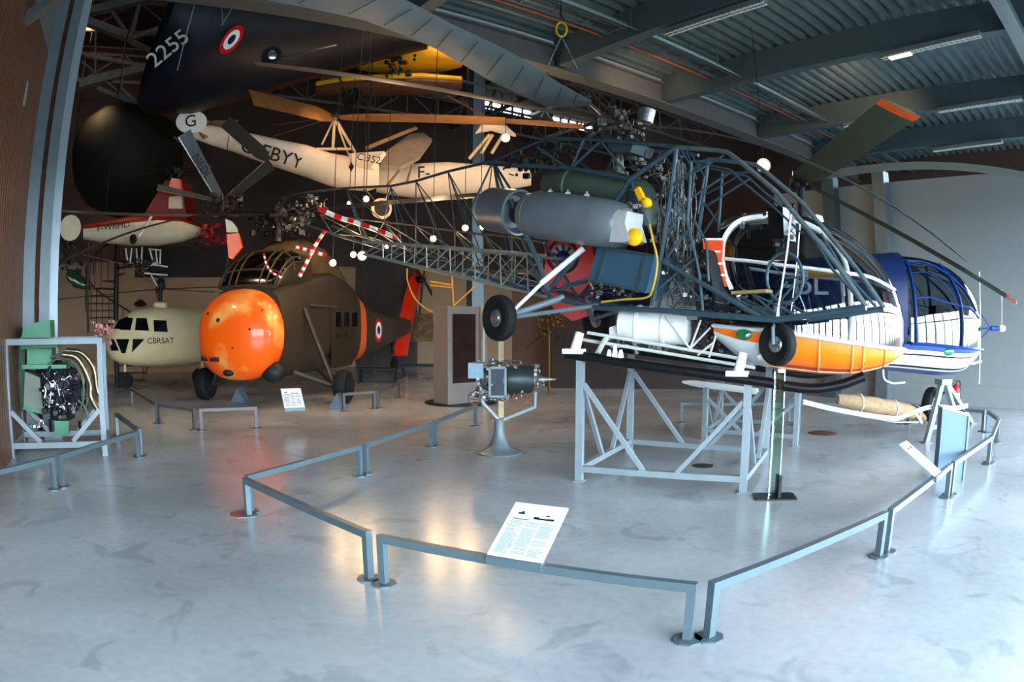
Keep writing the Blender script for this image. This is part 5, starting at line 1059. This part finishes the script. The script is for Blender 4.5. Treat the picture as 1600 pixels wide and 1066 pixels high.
# white autogyro G-EBYY
M_wf = mat('white_fabric', (226, 208, 184), .6, 0, .05, 3)
r = body_px('autogyro', 'white autogyro lettered G-EBYY with wooden rotor, hung in the middle', 'autogyro', [(300, 200, 216, .06, 0), (330, 196, 227, .12, 0), (365, 204, 237, .2, 0), (400, 211, 250, .26, 0), (440, 220, 264, .3, 0), (480, 228, 277, .34, 0), (515, 240, 290, .38, 0), (545, 246, 296, .4, 0), (575, 240, 298, .38, 0), (592, 246, 292, .3, 0)], 15.5, M_wf)
p, R_, n_ = face(398, 232, 15.16); d_ = (dist(440, 245, 15.15) - dist(390, 230, 15.15)).normalized(); text('G-EBYY', .44, M_ink, face(425, 241, 15.13)[0], d_, ZU, r, name='registration', depth=.006)
mb = MB(); c, R_, n_ = face(298, 190, 15.4); pts = [c + R_ * (.34 * math.cos(a) * (1.1 if math.cos(a) > 0 else 1)) + ZU * (.27 * math.sin(a)) for a in [2 * PI * k / 22 for k in range(22)]]; mb.prism(pts, n_ * .06); rd = mb.build('rudder', M_white, r)
text('G', .38, M_ink, c - n_ * .005, R_ + ZU * .2, ZU, r, name='rudder_letter', depth=.006)
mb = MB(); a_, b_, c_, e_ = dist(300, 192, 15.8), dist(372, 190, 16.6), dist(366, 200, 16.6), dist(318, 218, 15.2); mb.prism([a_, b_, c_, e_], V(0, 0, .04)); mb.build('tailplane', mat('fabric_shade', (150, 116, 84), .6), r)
mb = MB(); mb.prism([dist(545, 240, 15.0), dist(600, 236, 14.8), dist(580, 262, 14.8), dist(552, 258, 15)], V(0, .3, .0)); cw = mb.build('engine_cowling', M_wf, r); text('C.352', .22, M_ink, dist(576, 248, 14.72), dist(590, 250, 14.7) - dist(560, 244, 14.8), ZU, r, name='cowling_lettering', depth=.004)
mb = MB(); q = dist(549, 261, 14.95); mb.prism([q + V(0, 0, .11), q + V(.06, 0, 0), q - V(0, 0, .11), q - V(.06, 0, 0)], V(0, -.01, 0)); mb.build('diamond_mark', M_ink, r)
hub = dist(523, 184, 15.5); mb = MB()
for x, y in ((503, 226), (520, 234), (545, 243), (556, 240)): mb.tube(hub, dist(x, y, 15.4), .035 if x in (520, 556) else .022, 8)
mb.beam(dist(495, 233, 15.3), dist(550, 233, 15.3), .06, .05); mb.build('rotor_pylon', mat('cream_strut', (206, 180, 140), .5), r)
M_wood = mat('varnished_wood', (142, 98, 56), .3, 0, .18, 3, coat=.5, stretch=(1, 8, 1))
for q, w_, tl in ((dist(790, 190, 15.2), .34, .28), (dist(392, 152, 14.2), .50, 1.0), (dist(425, 196, 15.8), .22, .2), (dist(425, 214, 15.6), .14, .2)): BLADE(hub, q, w_, .015, M_wood, parent=r, tilt=tl)
mb = MB(); clutter(mb, hub, (V(.12, 0, 0), V(0, .12, 0), V(0, 0, .08)), 14, 96, .02, .04); mb.build('rotor_hub', M_dark, r)
w = dist(596, 326, 14.6); mb = MB(); mb.wheel(w, V(.5, -1, 0), .23, .07, 24); wh = mb.build('wheel', mat('cream_tyre', (190, 176, 150), .6), r); mb = MB(); mb.lathe(w, V(.5, -1, 0), [(-.05, .17), (.05, .17)], 18); mb.build('wheel_disc', M_dark, wh)
mb = MB(); mb.tube(w, dist(570, 296, 15), .02); mb.tube(w, dist(610, 296, 15), .02); mb.build('gear_strut', M_chrome, r)
# second white aircraft behind
r = body_px('white_aircraft', 'white fabric aircraft fuselage marked F behind the blue-grey tail boom', 'aircraft', [(588, 258, 300, .3, 0), (620, 258, 306, .35, 0), (660, 256, 310, .38, 0), (700, 254, 308, .36, 0), (750, 258, 302, .3, 0), (800, 262, 296, .2, 0), (830, 266, 290, .1, 0)], 17, M_wf)
text('F-', .42, M_ink, dist(662, 270, 16.5), V(1, 0, 0), ZU, r, name='registration', depth=.006)
mb = MB(); mb.prism([dist(592, 250, 16.2), dist(640, 214, 17.4), dist(662, 212, 17.5), dist(675, 222, 17.3), dist(655, 250, 16.4), dist(625, 266, 15.9), dist(595, 262, 16)], V(0, 0, .08)); mb.build('wing', mat('wing_fabric', (150, 132, 112), .6, 0, .1), r)
mb = MB(); mb.tube(dist(572, 232, 16), dist(650, 200, 17.2), .05); mb.tube(dist(605, 290, 16.4), dist(645, 240, 16.6), .03); mb.tube(dist(635, 288, 16.4), dist(650, 238, 16.6), .03); mb.build('wing_strut', MATS['fabric_shade'], r)
# second autogyro head at right of it
c = dist(770, 200, 16); r = thing('rotor_pylon_aircraft', 'second rotor pylon with pale fairing beside the bright lamp', 'aircraft', c)
mb = MB(); mb.loft([[dist(x, y, 16) + V(0, hd * math.cos(a), hh * math.sin(a)) for a in [2 * PI * k / 14 for k in range(14)]] for x, y, hd, hh in ((743, 208, .03, .02), (752, 200, .2, .09), (768, 196, .25, .12), (790, 203, .2, .12), (806, 212, .05, .03))]); mb.build('fairing', M_wf, r)
mb = MB()
for x0, y0, x1, y1 in ((765, 210, 733, 248), (770, 210, 752, 240), (785, 212, 768, 240), (768, 196, 768, 186)): mb.tube(dist(x0, y0, 16), dist(x1, y1, 16), .04)
mb.build('pylon_strut', MATS['cream_strut'], r)
BLADE(dist(768, 188, 16), dist(912, 198, 15), .26, .015, M_wood, parent=r, tilt=.25); BLADE(dist(768, 188, 16), dist(700, 150, 15.5), .2, .015, M_wood, parent=r, tilt=.3)
mb = MB(); mb.tube(dist(768, 186, 16), V(c.x, c.y, 10.9), .01, 6); mb.build('hanging_cable', M_dark, r)
# red and white helicopter at the left
M_rd = mat('dark_red_paint', (128, 22, 18), .45, 0, .1); M_iv = mat('ivory_paint', (206, 196, 164), .5, 0, .06)
r = body_px('red_white_helicopter', 'ivory and dark red helicopter with round tail disc hung over the spiral staircase', 'helicopter', [(130, 352, 374, .12, .3), (165, 346, 380, .3, .2), (205, 338, 384, .45, .1), (245, 333, 384, .5, 0), (285, 338, 378, .45, 0), (312, 352, 368, .2, 0), (322, 358, 364, .06, 0)], 15.8, [M_iv, M_rd], mats=lambda i, k: 1 if 1 <= k <= 8 else 0)
mb = MB(); mb.prism([dist(x, y, 15.5) for x, y in ((222, 340), (258, 282), (284, 284), (292, 340))], V(0, .5, 0)); mb.build('mast_pylon', M_rd, r)
mb = MB(); mb.prism([dist(x, y, 15.42) for x, y in ((263, 326), (264, 308), (283, 306), (285, 326))], V(0, .08, 0)); mb.build('pylon_window', M_iv, r)
mb = MB(); mb.prism([dist(x, y, 15.4) for x, y in ((262, 296), (268, 278), (281, 280), (283, 298))], V(0, .1, 0)); mb.build('pylon_cap', M_orange, r)
hb = dist(271, 272, 15.7); mb = MB(); clutter(mb, hb, (V(.16, 0, 0), V(0, .16, 0), V(0, 0, .12)), 26, 97, .015, .04); mb.build('rotor_hub', M_dark, r)
for q in (dist(228, 262, 15), dist(308, 276, 16), dist(330, 268, 17)): BLADE(hb, q, .1, .02, M_bd if 'M_bd' in globals() else M_dark, parent=r)
mb = MB(); c, R_, n_ = face(110, 356, 15.9); mb.prism([c + R_ * (.26 * math.cos(a)) + ZU * (.29 * math.sin(a)) for a in [2 * PI * k / 26 for k in range(26)]], n_ * .06); mb.build('tail_disc', M_iv, r)
text('F-WRHD', .20, M_ink, dist(177, 354, 15.36), dist(200, 350, 15.3) - dist(150, 357, 15.4), ZU, r, name='registration', depth=.004)
mb = MB(); w = dist(208, 374, 15.2); mb.wheel(w, V(.4, 1, 0), .11, .07, 20); mb.wheel(dist(308, 386, 15.2), V(.4, 1, 0), .12, .07, 20); mb.build('wheel', M_rubber, r); mb = MB(); mb.tube(dist(237, 338, 15.3), dist(217, 370, 15.2), .025); mb.build('gear_strut', M_white, r)
mb = MB(); clutter(mb, dist(335, 366, 15.4), (V(.35, 0, 0), V(0, .2, 0), V(0, 0, .22)), 46, 98, .015, .045); mb.build('bare_engine', mat('red_metal_bits', (190, 30, 34), .3, .3, .4, 12, rgb2=(60, 20, 20)), r)
# orange fin and red-white striped tubes near the brown helicopter's head
r = thing('orange_fin', 'small bright orange fin standing above the brown helicopter cockpit', 'fin', dist(366, 385, 13)); mb = MB(); mb.prism([dist(x, y, 13.0) for x, y in ((354, 366), (372, 364), (378, 386), (362, 405), (357, 402))], V(0, .06, 0)); mb.build('fin_plate', M_orange, r)
mb = MB(); mb.prism([dist(x, y, 13.0) for x, y in ((352, 342), (362, 346), (369, 356), (370, 363), (354, 363))], V(0, .06, 0)); mb.build('fin_tip', M_iv, r)
mb = MB(); mb.tube(dist(356, 402, 13), dist(350, 440, 13.1), .02); mb.build('fin_post', M_dark, r)
def striped(name, label, pts, D, rad, k0=0, cat='tube'):
    t = thing(name, label, cat, dist(*pts[0], D)); P = catmull([dist(x, y, D) for x, y in pts], 8); L = len(P); step = max(2, L // 9)
    for i in range(0, L - 1, step):
        mb = MB(); mb.path(P[i:min(i + step + 1, L)], rad, 8); mb.build('band', M_red if (i // step + k0) % 2 == 0 else M_white, t)
striped('striped_tube', 'red and white banded tube slanting over the brown helicopter roof', [(508, 360), (492, 385), (478, 412), (468, 432)], 12.3, .035)
striped('striped_tube', 'red and white banded tube crossing behind the slanting ones', [(462, 386), (485, 392), (510, 400)], 12.2, .03, 1)
striped('striped_tube', 'curved red and white banded hoop above the cockpit windows', [(412, 396), (416, 412), (424, 425), (440, 434)], 12.3, .02)
striped('striped_tube', 'red and white banded boom pointing down to the right above the lamps', [(497, 326), (530, 340), (556, 348), (590, 360), (622, 372)], 12.0, .045)
# ---------------------------------------------------------------- back of the hall
def wallslab(x0, x1, D, z1, m, name, label, cat, th=.1, z0=0.0):
    a, b = dist(x0, 500, D), dist(x1, 500, D); a.z = b.z = z0; n = V(a.x + b.x, a.y + b.y, 0).normalized(); mb = MB(); mb.prism([a, b, b + ZU * (z1 - z0), a + ZU * (z1 - z0)], n * th); o = mb.build(name, m); return tag(o, label, cat)
struct_ = lambda o: tag(o, kind='structure')
M_dim = mat('brown_partition', (70, 50, 42), .7, 0, .1, 1)
def dcolumn():
    a, b = onz(700, 634), onz(762, 628); d = (b - a).normalized(); n = V(-d.y, d.x, 0); r = thing('display_column', 'tall grey display column with a dark poster left of the near wheel', 'display', (a + b) / 2)
    h = dist(735, 478, (a + V(0, 0, 0)).length * .995).z; mb = MB(); mb.prism([a, b, b + ZU * h, a + ZU * h], n * .5); mb.build('column_body', mat('column_grey', (122, 112, 106), .5, .1, .04), r)
    k = (b - a).length; mb = MB(); mb.prism([a + d * (k * .12) + ZU * (h * .22), a + d * (k * .68) + ZU * (h * .22), a + d * (k * .68) + ZU * (h * .92), a + d * (k * .12) + ZU * (h * .92)], n * -.02); mb.build('poster', mat('poster_dark', (24, 14, 12), .9, 0, .4, 3, rgb2=(50, 26, 22)), r)
    mb = MB(); mb.beam(a + d * (k * .84) - n * .03 + ZU * .05, a + d * (k * .84) - n * .03 + ZU * h, .1, .06, d); mb.build('edge_profile', mat('pale_profile', (184, 170, 158), .4, .2), r)
    mb = MB(); c = (a + b) / 2 + n * .25; mb.lathe(c, ZU, [(0, .75), (.02, .75)], 30); mb.build('base_disc', M_dark, r)
dcolumn()
pc = dist(783, 560, 11.6); t = thing('slim_post', 'slim cream post standing behind the turbine engine, under the near wheel', 'post', (pc.x, pc.y, 0)); mb = MB(); mb.box((pc.x, pc.y, .95), (.09, .07, 1.9)); mb.build('post', mat('cream_post', (206, 186, 150), .5), t); mb = MB(); mb.box((pc.x, pc.y, .006), (.3, .3, .012)); mb.build('base_plate', M_stand, t)
tag(wallslab(548, 652, 25.7, 5.5, mat('dark_curtain', (62, 56, 52), .5, .2, .2, 1, stretch=(3, 3, .1)), 'screen_panel', 'tall dark grey screen behind the rear of the brown helicopter', 'screen', .08), group=None)
tag(wallslab(634, 706, 25.5, 1.95, mat('battle_mural', (60, 46, 34), .7, 0, .5, 4, rgb2=(140, 108, 70), detail=8), 'mural', 'dark patterned mural band on the wall right of the red tail pylon', 'mural', .05, .9))
tag(wallslab(800, 862, 17.5, 3.0, M_dim, 'partition_panel', 'brown partition panel behind the turbine engine', 'partition', .12))
tag(wallslab(862, 1105, 17.0, 3.3, mat('dark_partition', (46, 36, 34), .6, 0, .15, 1), 'partition_panel', 'wide dark partition behind the large trestle', 'partition', .12))
tag(wallslab(210, 362, 20.5, 3.9, mat('dark_gallery', (44, 34, 32), .7, 0, .1), 'gallery_front', 'dark gallery front high on the wall behind the red and white helicopter', 'gallery', .1, 3.0))
mb = MB(); q = dist(743, 300, 21); mb.box((q.x, q.y, 5.6), (.42, .3, 11.2), RZ); tag(mb.build('hall_column', M_colm), kind='structure')
# spiral staircase
c = dist(182, 560, 18.5); t = thing('spiral_staircase', 'dark spiral staircase with mesh railing behind the cream helicopter', 'staircase', (c.x, c.y, 0)); cx_, cy_ = c.x, c.y
mb = MB(); mb.tube((cx_, cy_, 0), (cx_, cy_, 3.9), .07, 12); mb.build('centre_pole', M_dark, t)
for k in range(18):
    a = k * .36; mb = MB(); d = V(math.cos(a), math.sin(a), 0); s = V(-d.y, d.x, 0); q = V(cx_, cy_, .2 + k * .18); mb.prism([q + d * .08 - s * .03, q + d * .85 - s * .16, q + d * .85 + s * .16, q + d * .08 + s * .03], ZU * .035); mb.build('step', mat('iron_brown', (60, 46, 40), .6, .3), t)
mb = MB(); mb.path([V(cx_ + .87 * math.cos(a), cy_ + .87 * math.sin(a), 1.15 + a / .36 * .18) for a in [k * .12 for k in range(52)]], .025, 6)
for k in range(26): a = k * .24; p = V(cx_ + .87 * math.cos(a), cy_ + .87 * math.sin(a), .22 + a / .36 * .18); mb.tube(p, p + ZU * .93, .012, 5)
mb.build('railing', MATS['iron_brown'], t)
# benches and stools at the back
for (x, y, lb) in ((655, 592, 'low dark bench behind the brown helicopter tail'), (590, 598, 'low dark plinth under the tail wheel of the brown helicopter')):
    c = onz(x, y); t = thing('bench', lb, 'bench', c); mb = MB(); mb.box(c + ZU * .38, (1.1, .4, .05)); mb.build('seat', M_dark, t)
    for sx in (-.48, .48): mb = MB(); mb.box(c + V(sx, 0, .18), (.05, .36, .35)); mb.build('leg', M_dark, t)
# yellow looped hose and tail frame near the red pylon
t = thing('yellow_tail_frame', 'yellow lattice frame and looped guard beside the red tail pylon', 'frame', dist(700, 470, 16.5)); mb = MB()
mb.path(catmull([dist(x, y, 16.5) for x, y in ((636, 420), (637, 440), (648, 466), (668, 484), (690, 493), (704, 494))], 6), .02, 8); mb.build('guard_loop', mat('dull_yellow', (190, 140, 50), .5), t)
mb = MB()
for a, b in (((706, 430), (709, 478)), ((709, 478), (745, 445)), ((672, 440), (708, 446)), ((672, 446), (708, 450)), ((640, 416), (700, 430))): mb.tube(dist(*a, 16.5), dist(*b, 16.5), .022)
mb.build('frame_tube', MATS['dull_yellow'], t)
# ---------------------------------------------------------------- spotlights
M_lamp = emit('lamp_glow', (255, 214, 150), 60)
LAMPS = [(1193, 258, 13.2, 90, .11, 'brightest spotlight, under the opening beam above the orange helicopter'), (790, 215, 14.5, 200, .075, 'bright spotlight beside the second rotor pylon'), (566, 400, 12.6, 50, .07, 'bright spotlight above the brown fuselage, right one of the close pair'), (520, 411, 12.8, 40, .055, 'bright spotlight touching the brown helicopter fairing'),
         (552, 398, 13.0, 0, .05, 'small spotlight just left of the right one of the close pair'), (727, 356, 15.0, 120, .06, 'spotlight left of the grey intake drum'), (752, 356, 15.2, 0, .045, 'small spotlight next to the intake drum'), (677, 373, 14.4, 120, .055, 'spotlight inside the pale boom lattice'),
         (572, 311, 14.2, 80, .055, 'small spotlight below the white autogyro, upper right of two'), (546, 318, 14.2, 0, .045, 'small spotlight below the white autogyro, lower left of two'), (604, 386, 14, 0, .035, 'tiny lamp under the pale boom lattice'), (300, 205, 16.5, 0, .001, None)]
for k, (x, y, D, P_, rad, lb) in enumerate(LAMPS):
    if not lb: continue
    p = dist(x, y, D); v = V(p.x, p.y, 0).normalized(); t = thing('spotlight', lb, 'lamp', p, 'museum spotlights')
    mb = MB(); mb.ell(p, (rad, rad, rad), nu=16, nv=10); mb.build('bulb', M_lamp, t)
    mb = MB(); mb.lathe(p + v * .02, v + ZU * .25, [(0, rad * 1.3), (.12, rad * 1.3), (.16, rad * .6)], 16, cap=True); mb.build('housing', M_dark, t)
    mb = MB(); mb.tube(p + v * .1 + ZU * .03, V(p.x + v.x * .1, p.y + v.y * .1, 10.8), .008, 5); mb.build('drop_rod', M_dark, t)
    if P_:
        ld = bpy.data.lights.new('spot_bulb', 'POINT'); ld.energy = P_ * .25; ld.color = (1, .66, .36); ld.shadow_soft_size = .12; lo = bpy.data.objects.new('spot_bulb', ld); C.objects.link(lo); lo.location = p - v * .35 - ZU * .15
# warm spots added without fittings to brighten exhibits, floor, walls and trusses
for (x, y, z_, e, tx, ty, tz) in ((-8.2, 9.4, 6.5, 1100, -5.6, 12.4, 1.4), (-3, 12, 8.5, 1200, -1.5, 13, 0), (-9.5, 12.5, 7, 500, -9.5, 15.6, 1.2), (-1, 14, 8.8, 700, -3.5, 20, 1.5), (2, 12.5, 8, 350, 2.5, 17, 1), (7, 12, 7, 1500, 12, 22, 6), (-10.5, 13, 9, 700, -14, 17, 8.5), (3, 12.5, 6.5, 800, 3, 23, 7), (-4, 13, 6.2, 200, -4, 15.5, 5.5), (-12, 17, 8, 500, -12, 22, 2)):
    ld = bpy.data.lights.new('hall_fill_spot', 'SPOT'); ld.energy = e * .2; ld.color = (1, .60, .32); ld.spot_size = 1.35; ld.spot_blend = .7; ld.shadow_soft_size = .3; lo = bpy.data.objects.new('hall_fill_spot', ld); C.objects.link(lo); lo.location = (x, y, z_); lo.rotation_euler = (V(tx, ty, tz) - V(x, y, z_)).to_track_quat('-Z', 'Y').to_euler()
# fluorescent fittings under the front roof beams
for k, (x0, y0, x1, y1, lb, on) in enumerate(((1042, 50, 1195, 0, 'long fluorescent fitting under the second roof beam, nearest to the camera', 0), (1378, 88, 1532, 52, 'fluorescent fitting with a glowing end under the third roof beam', 1), (1466, 172, 1596, 152, 'fluorescent fitting under the fourth roof beam at the right edge', 0), (1458, 234, 1566, 220, 'farthest fluorescent fitting under the last roof beam', 0), (1320, 196, 1362, 186, 'short fluorescent fitting left of the orange blade tip', 0))):
    a, b = onz(x0, y0, 6.9), onz(x1, y1, 6.9); t = thing('fluorescent_fitting', lb, 'light fitting', (a + b) / 2, None); mb = MB(); mb.beam(a, b, .16, .07); mb.build('body', M_colm, t)
    mb = MB()
    for s in (-.05, .05): d = (b - a).normalized().cross(ZU) * s; mb.tube(a + d - ZU * .06, b + d - ZU * .06, .018, 8)
    mb.build('tube', mat('unlit_tube', (190, 200, 200), .3), t)
    mb = MB(); n = int((b - a).length / .12)
    for i in range(n): q = lerp(a, b, (i + .5) / n) - ZU * .05; mb.beam(q + (b - a).normalized().cross(ZU) * .08, q - (b - a).normalized().cross(ZU) * .08, .008, .05)
    mb.build('louvre', M_chrome, t)
    if on: mb = MB(); q = lerp(a, b, .08); mb.beam(q - ZU * .09, q - ZU * .09 + (b - a).normalized() * .5, .12, .04); mb.build('lit_lamp', emit('warm_tube', (255, 220, 190), 1.2), t)
# small emergency lamp on the bronze door
p = onplane(36, 146, DA, V(DB.y - DA.y, DA.x - DB.x, 0)); t = thing('door_lamp', 'small cylindrical fitting on the upper part of the bronze sliding door', 'fitting', p); n_ = (EYEP - p).normalized(); mb = MB(); mb.lathe(p + n_ * .12 - ZU * .18, ZU, [(0, .05), (.02, .07), (.34, .07), (.36, .05)], 16); mb.build('housing', M_chrome, t); mb = MB(); mb.beam(p, p + n_ * .12, .05, .05); mb.build('bracket', M_dark, t)

# bare-framed machine and small green nose hung behind the red and white one
def bareframe():
    P = lambda x, y: dist(x, y, 17.5)
    t = thing('bare_frame_helicopter', 'small bare white-tube helicopter hung above the cream one', 'helicopter', P(240, 405)); mb = MB()
    for a, b in (((196, 388), (200, 412)), ((206, 388), (203, 412)), ((213, 388), (215, 414)), ((222, 386), (221, 412)), ((234, 390), (240, 412)), ((243, 389), (246, 412)), ((251, 390), (250, 413)), ((232, 389), (252, 391)), ((222, 424), (246, 409)), ((240, 414), (262, 417)), ((225, 427), (262, 430)), ((236, 430), (246, 447))): mb.tube(P(*a), P(*b), .022, 6)
    mb.build('frame_tube', M_white, t)
    mb = MB(); clutter(mb, P(218, 414), (V(.42, 0, 0), V(0, .3, 0), V(0, 0, .12)), 50, 101, .012, .035); o = mb.build('bare_engine', MATS['rotor_head_dark'], t)
    BLADE(P(205, 416), P(246, 448), .1, .012, MATS['cream_strut'], parent=t); BLADE(P(205, 416), P(130, 398), .1, .012, MATS['cream_strut'], parent=t); BLADE(P(205, 416), P(262, 436), .08, .012, MATS['cream_strut'], parent=t)
    mb = MB(); q = P(205, 400); mb.tube(q, V(q.x, q.y, 10.8), .01, 6); mb.build('hanging_cable', M_dark, t)
    t = thing('green_nosed_machine', 'small dark green pod with a bright glint by the column, above the staircase', 'helicopter', dist(120, 434, 16)); mb = MB()
    mb.loft([[dist(x, y, 16) + V(0, h * math.cos(a), h * math.sin(a)) for a in [k * PI / 8 for k in range(16)]] for x, y, h in ((104, 430, .03), (109, 431, .14), (118, 436, .2), (130, 443, .14), (140, 450, .05))]); mb.build('pod', mat('pod_green', (24, 50, 26), .2, 0, .1, coat=.6), t)
    mb = MB(); clutter(mb, dist(112, 402, 16), (V(.25, 0, 0), V(0, .2, 0), V(0, 0, .35)), 60, 102, .015, .035); mb.build('bare_engine', M_dark, t)
    mb = MB(); mb.tube(dist(138, 375, 16), dist(138, 520, 16), .03, 8); mb.tube(dist(146, 375, 16), dist(146, 430, 16), .02, 8); mb.build('support_pole', MATS['iron_brown'], t)
bareframe()
# dark figures of machinery low down behind the turbine and the trestle
t = thing('yellow_rotor_stand', 'small yellow-brown rotor hub stand before the dark partition', 'stand', dist(858, 560, 15.5)); mb = MB(); clutter(mb, dist(858, 508, 15.5), (V(.3, 0, 0), V(0, .2, 0), V(0, 0, .3)), 44, 103, .015, .035); mb.tube(dist(858, 500, 15.5), V(dist(858, 500, 15.5).x, dist(858, 500, 15.5).y, 0), .03); mb.build('bare_engine', mat('bronze_brown', (110, 78, 32), .5, .3, .3, 20), t)
for a, b in (((858, 515), (822, 545)), ((858, 512), (885, 540)), ((858, 512), (862, 480))): BLADE(dist(*a, 15.5), dist(*b, 15.5), .12, .015, M_dark, parent=t)
# ---------------------------------------------------------------- one mesh per separate piece for countable parts
def split_pieces(o):
    me = o.data; n = len(me.vertices); par = list(range(n))
    def find(i):
        while par[i] != i: par[i] = par[par[i]]; i = par[i]
        return i
    for e in me.edges:
        a, b = find(e.vertices[0]), find(e.vertices[1])
        if a != b: par[a] = b
    comp = {}
    for p in me.polygons: comp.setdefault(find(p.vertices[0]), []).append(p.index)
    if not 1 < len(comp) <= 60: return
    name = o.name.split('.')[0]; first = True; co_ = [v.co.copy() for v in me.vertices]; polys = [(tuple(p.vertices), p.material_index) for p in me.polygons]; mats_ = list(me.materials)
    for idx in comp.values():
        used = sorted({v for i in idx for v in polys[i][0]}); mp = {v: k for k, v in enumerate(used)}; m = bpy.data.meshes.new(name)
        m.from_pydata([co_[v] for v in used], [], [[mp[v] for v in polys[i][0]] for i in idx])
        for mm in mats_: m.materials.append(mm)
        m.polygons.foreach_set('material_index', [polys[i][1] for i in idx]); m.polygons.foreach_set('use_smooth', [True] * len(idx)); m.set_sharp_from_angle(angle=math.radians(38)); m.update()
        if first: o.data = m; first = False
        else:
            c = bpy.data.objects.new(name, m); C.objects.link(c); c.parent = o.parent; c.location = o.location
SPLIT = {'stencil_panel', 'frame_diagonal', 'frame_post', 'cabin_brace', 'keel_tube', 'cabin_hoop', 'rotor_rack', 'control_rod', 'boom_longeron', 'cross_tube', 'air_scoop', 'wheel', 'picture', 'casing_bolt', 'tank_strap', 'white_band', 'control_stick', 'ochre_pad', 'wing_strut', 'pylon_strut', 'gear_strut', 'strut', 'bar', 'lashing', 'axle_leg', 'gear_leg', 'tail_gear_leg', 'nose_fork', 'fastener', 'red_covers', 'upper_scoop', 'collar', 'sump', 'oil_line', 'ignition_ring', 'arm', 'step_recess', 'probe', 'trim_line', 'frame_tube', 'exhaust_pipe', 'tube'}
for o in list(C.objects):
    if o.type == 'MESH' and o.parent is not None and o.name.split('.')[0] in SPLIT and not o.children: split_pieces(o)
# ---------------------------------------------------------------- camera, world
cam = bpy.data.cameras.new('camera'); co = bpy.data.objects.new('camera', cam); C.objects.link(co)
cam.type = 'PANO'; cam.panorama_type = 'FISHEYE_EQUISOLID'; cam.sensor_fit = 'HORIZONTAL'; cam.sensor_width = 36.0
cam.fisheye_lens = FPX * 36.0 / 1600.0; cam.fisheye_fov = math.radians(180); cam.clip_start = .05; cam.clip_end = 200
co.location = EYEP; co.rotation_euler = (math.radians(90) + PITCH, 0, 0); SC.camera = co
wd = bpy.data.worlds.new('daylight'); SC.world = wd; wd.use_nodes = True; bg = wd.node_tree.nodes['Background']
nt = wd.node_tree; tc = nt.nodes.new('ShaderNodeTexCoord'); sp = nt.nodes.new('ShaderNodeSeparateXYZ'); cr = nt.nodes.new('ShaderNodeValToRGB')
nt.links.new(tc.outputs['Generated'], sp.inputs[0]); nt.links.new(sp.outputs['Z'], cr.inputs[0]); nt.links.new(cr.outputs[0], bg.inputs[0])
cr.color_ramp.elements[0].position = .0; cr.color_ramp.elements[0].color = (.10, .12, .13, 1); cr.color_ramp.elements[1].position = .03; cr.color_ramp.elements[1].color = (.70, .86, 1.0, 1)
bg.inputs[1].default_value = 16.5
SC.view_settings.view_transform = 'Standard'; SC.view_settings.look = 'None'; SC.view_settings.gamma = 1; SC.view_settings.exposure = 1.12
for o in list(bpy.data.objects):
    if o.name.split('.')[0] in ('pipework', 'accessory_pipework', 'fuel_plumbing', 'accessories', 'fittings', 'bare_engine', 'engine_accessories', 'tail_gearbox', 'gearbox_casting', 'pedal_linkage', 'cable_bundle', 'red_white_struts', 'engine', 'support_rods'): o['kind'] = 'stuff'
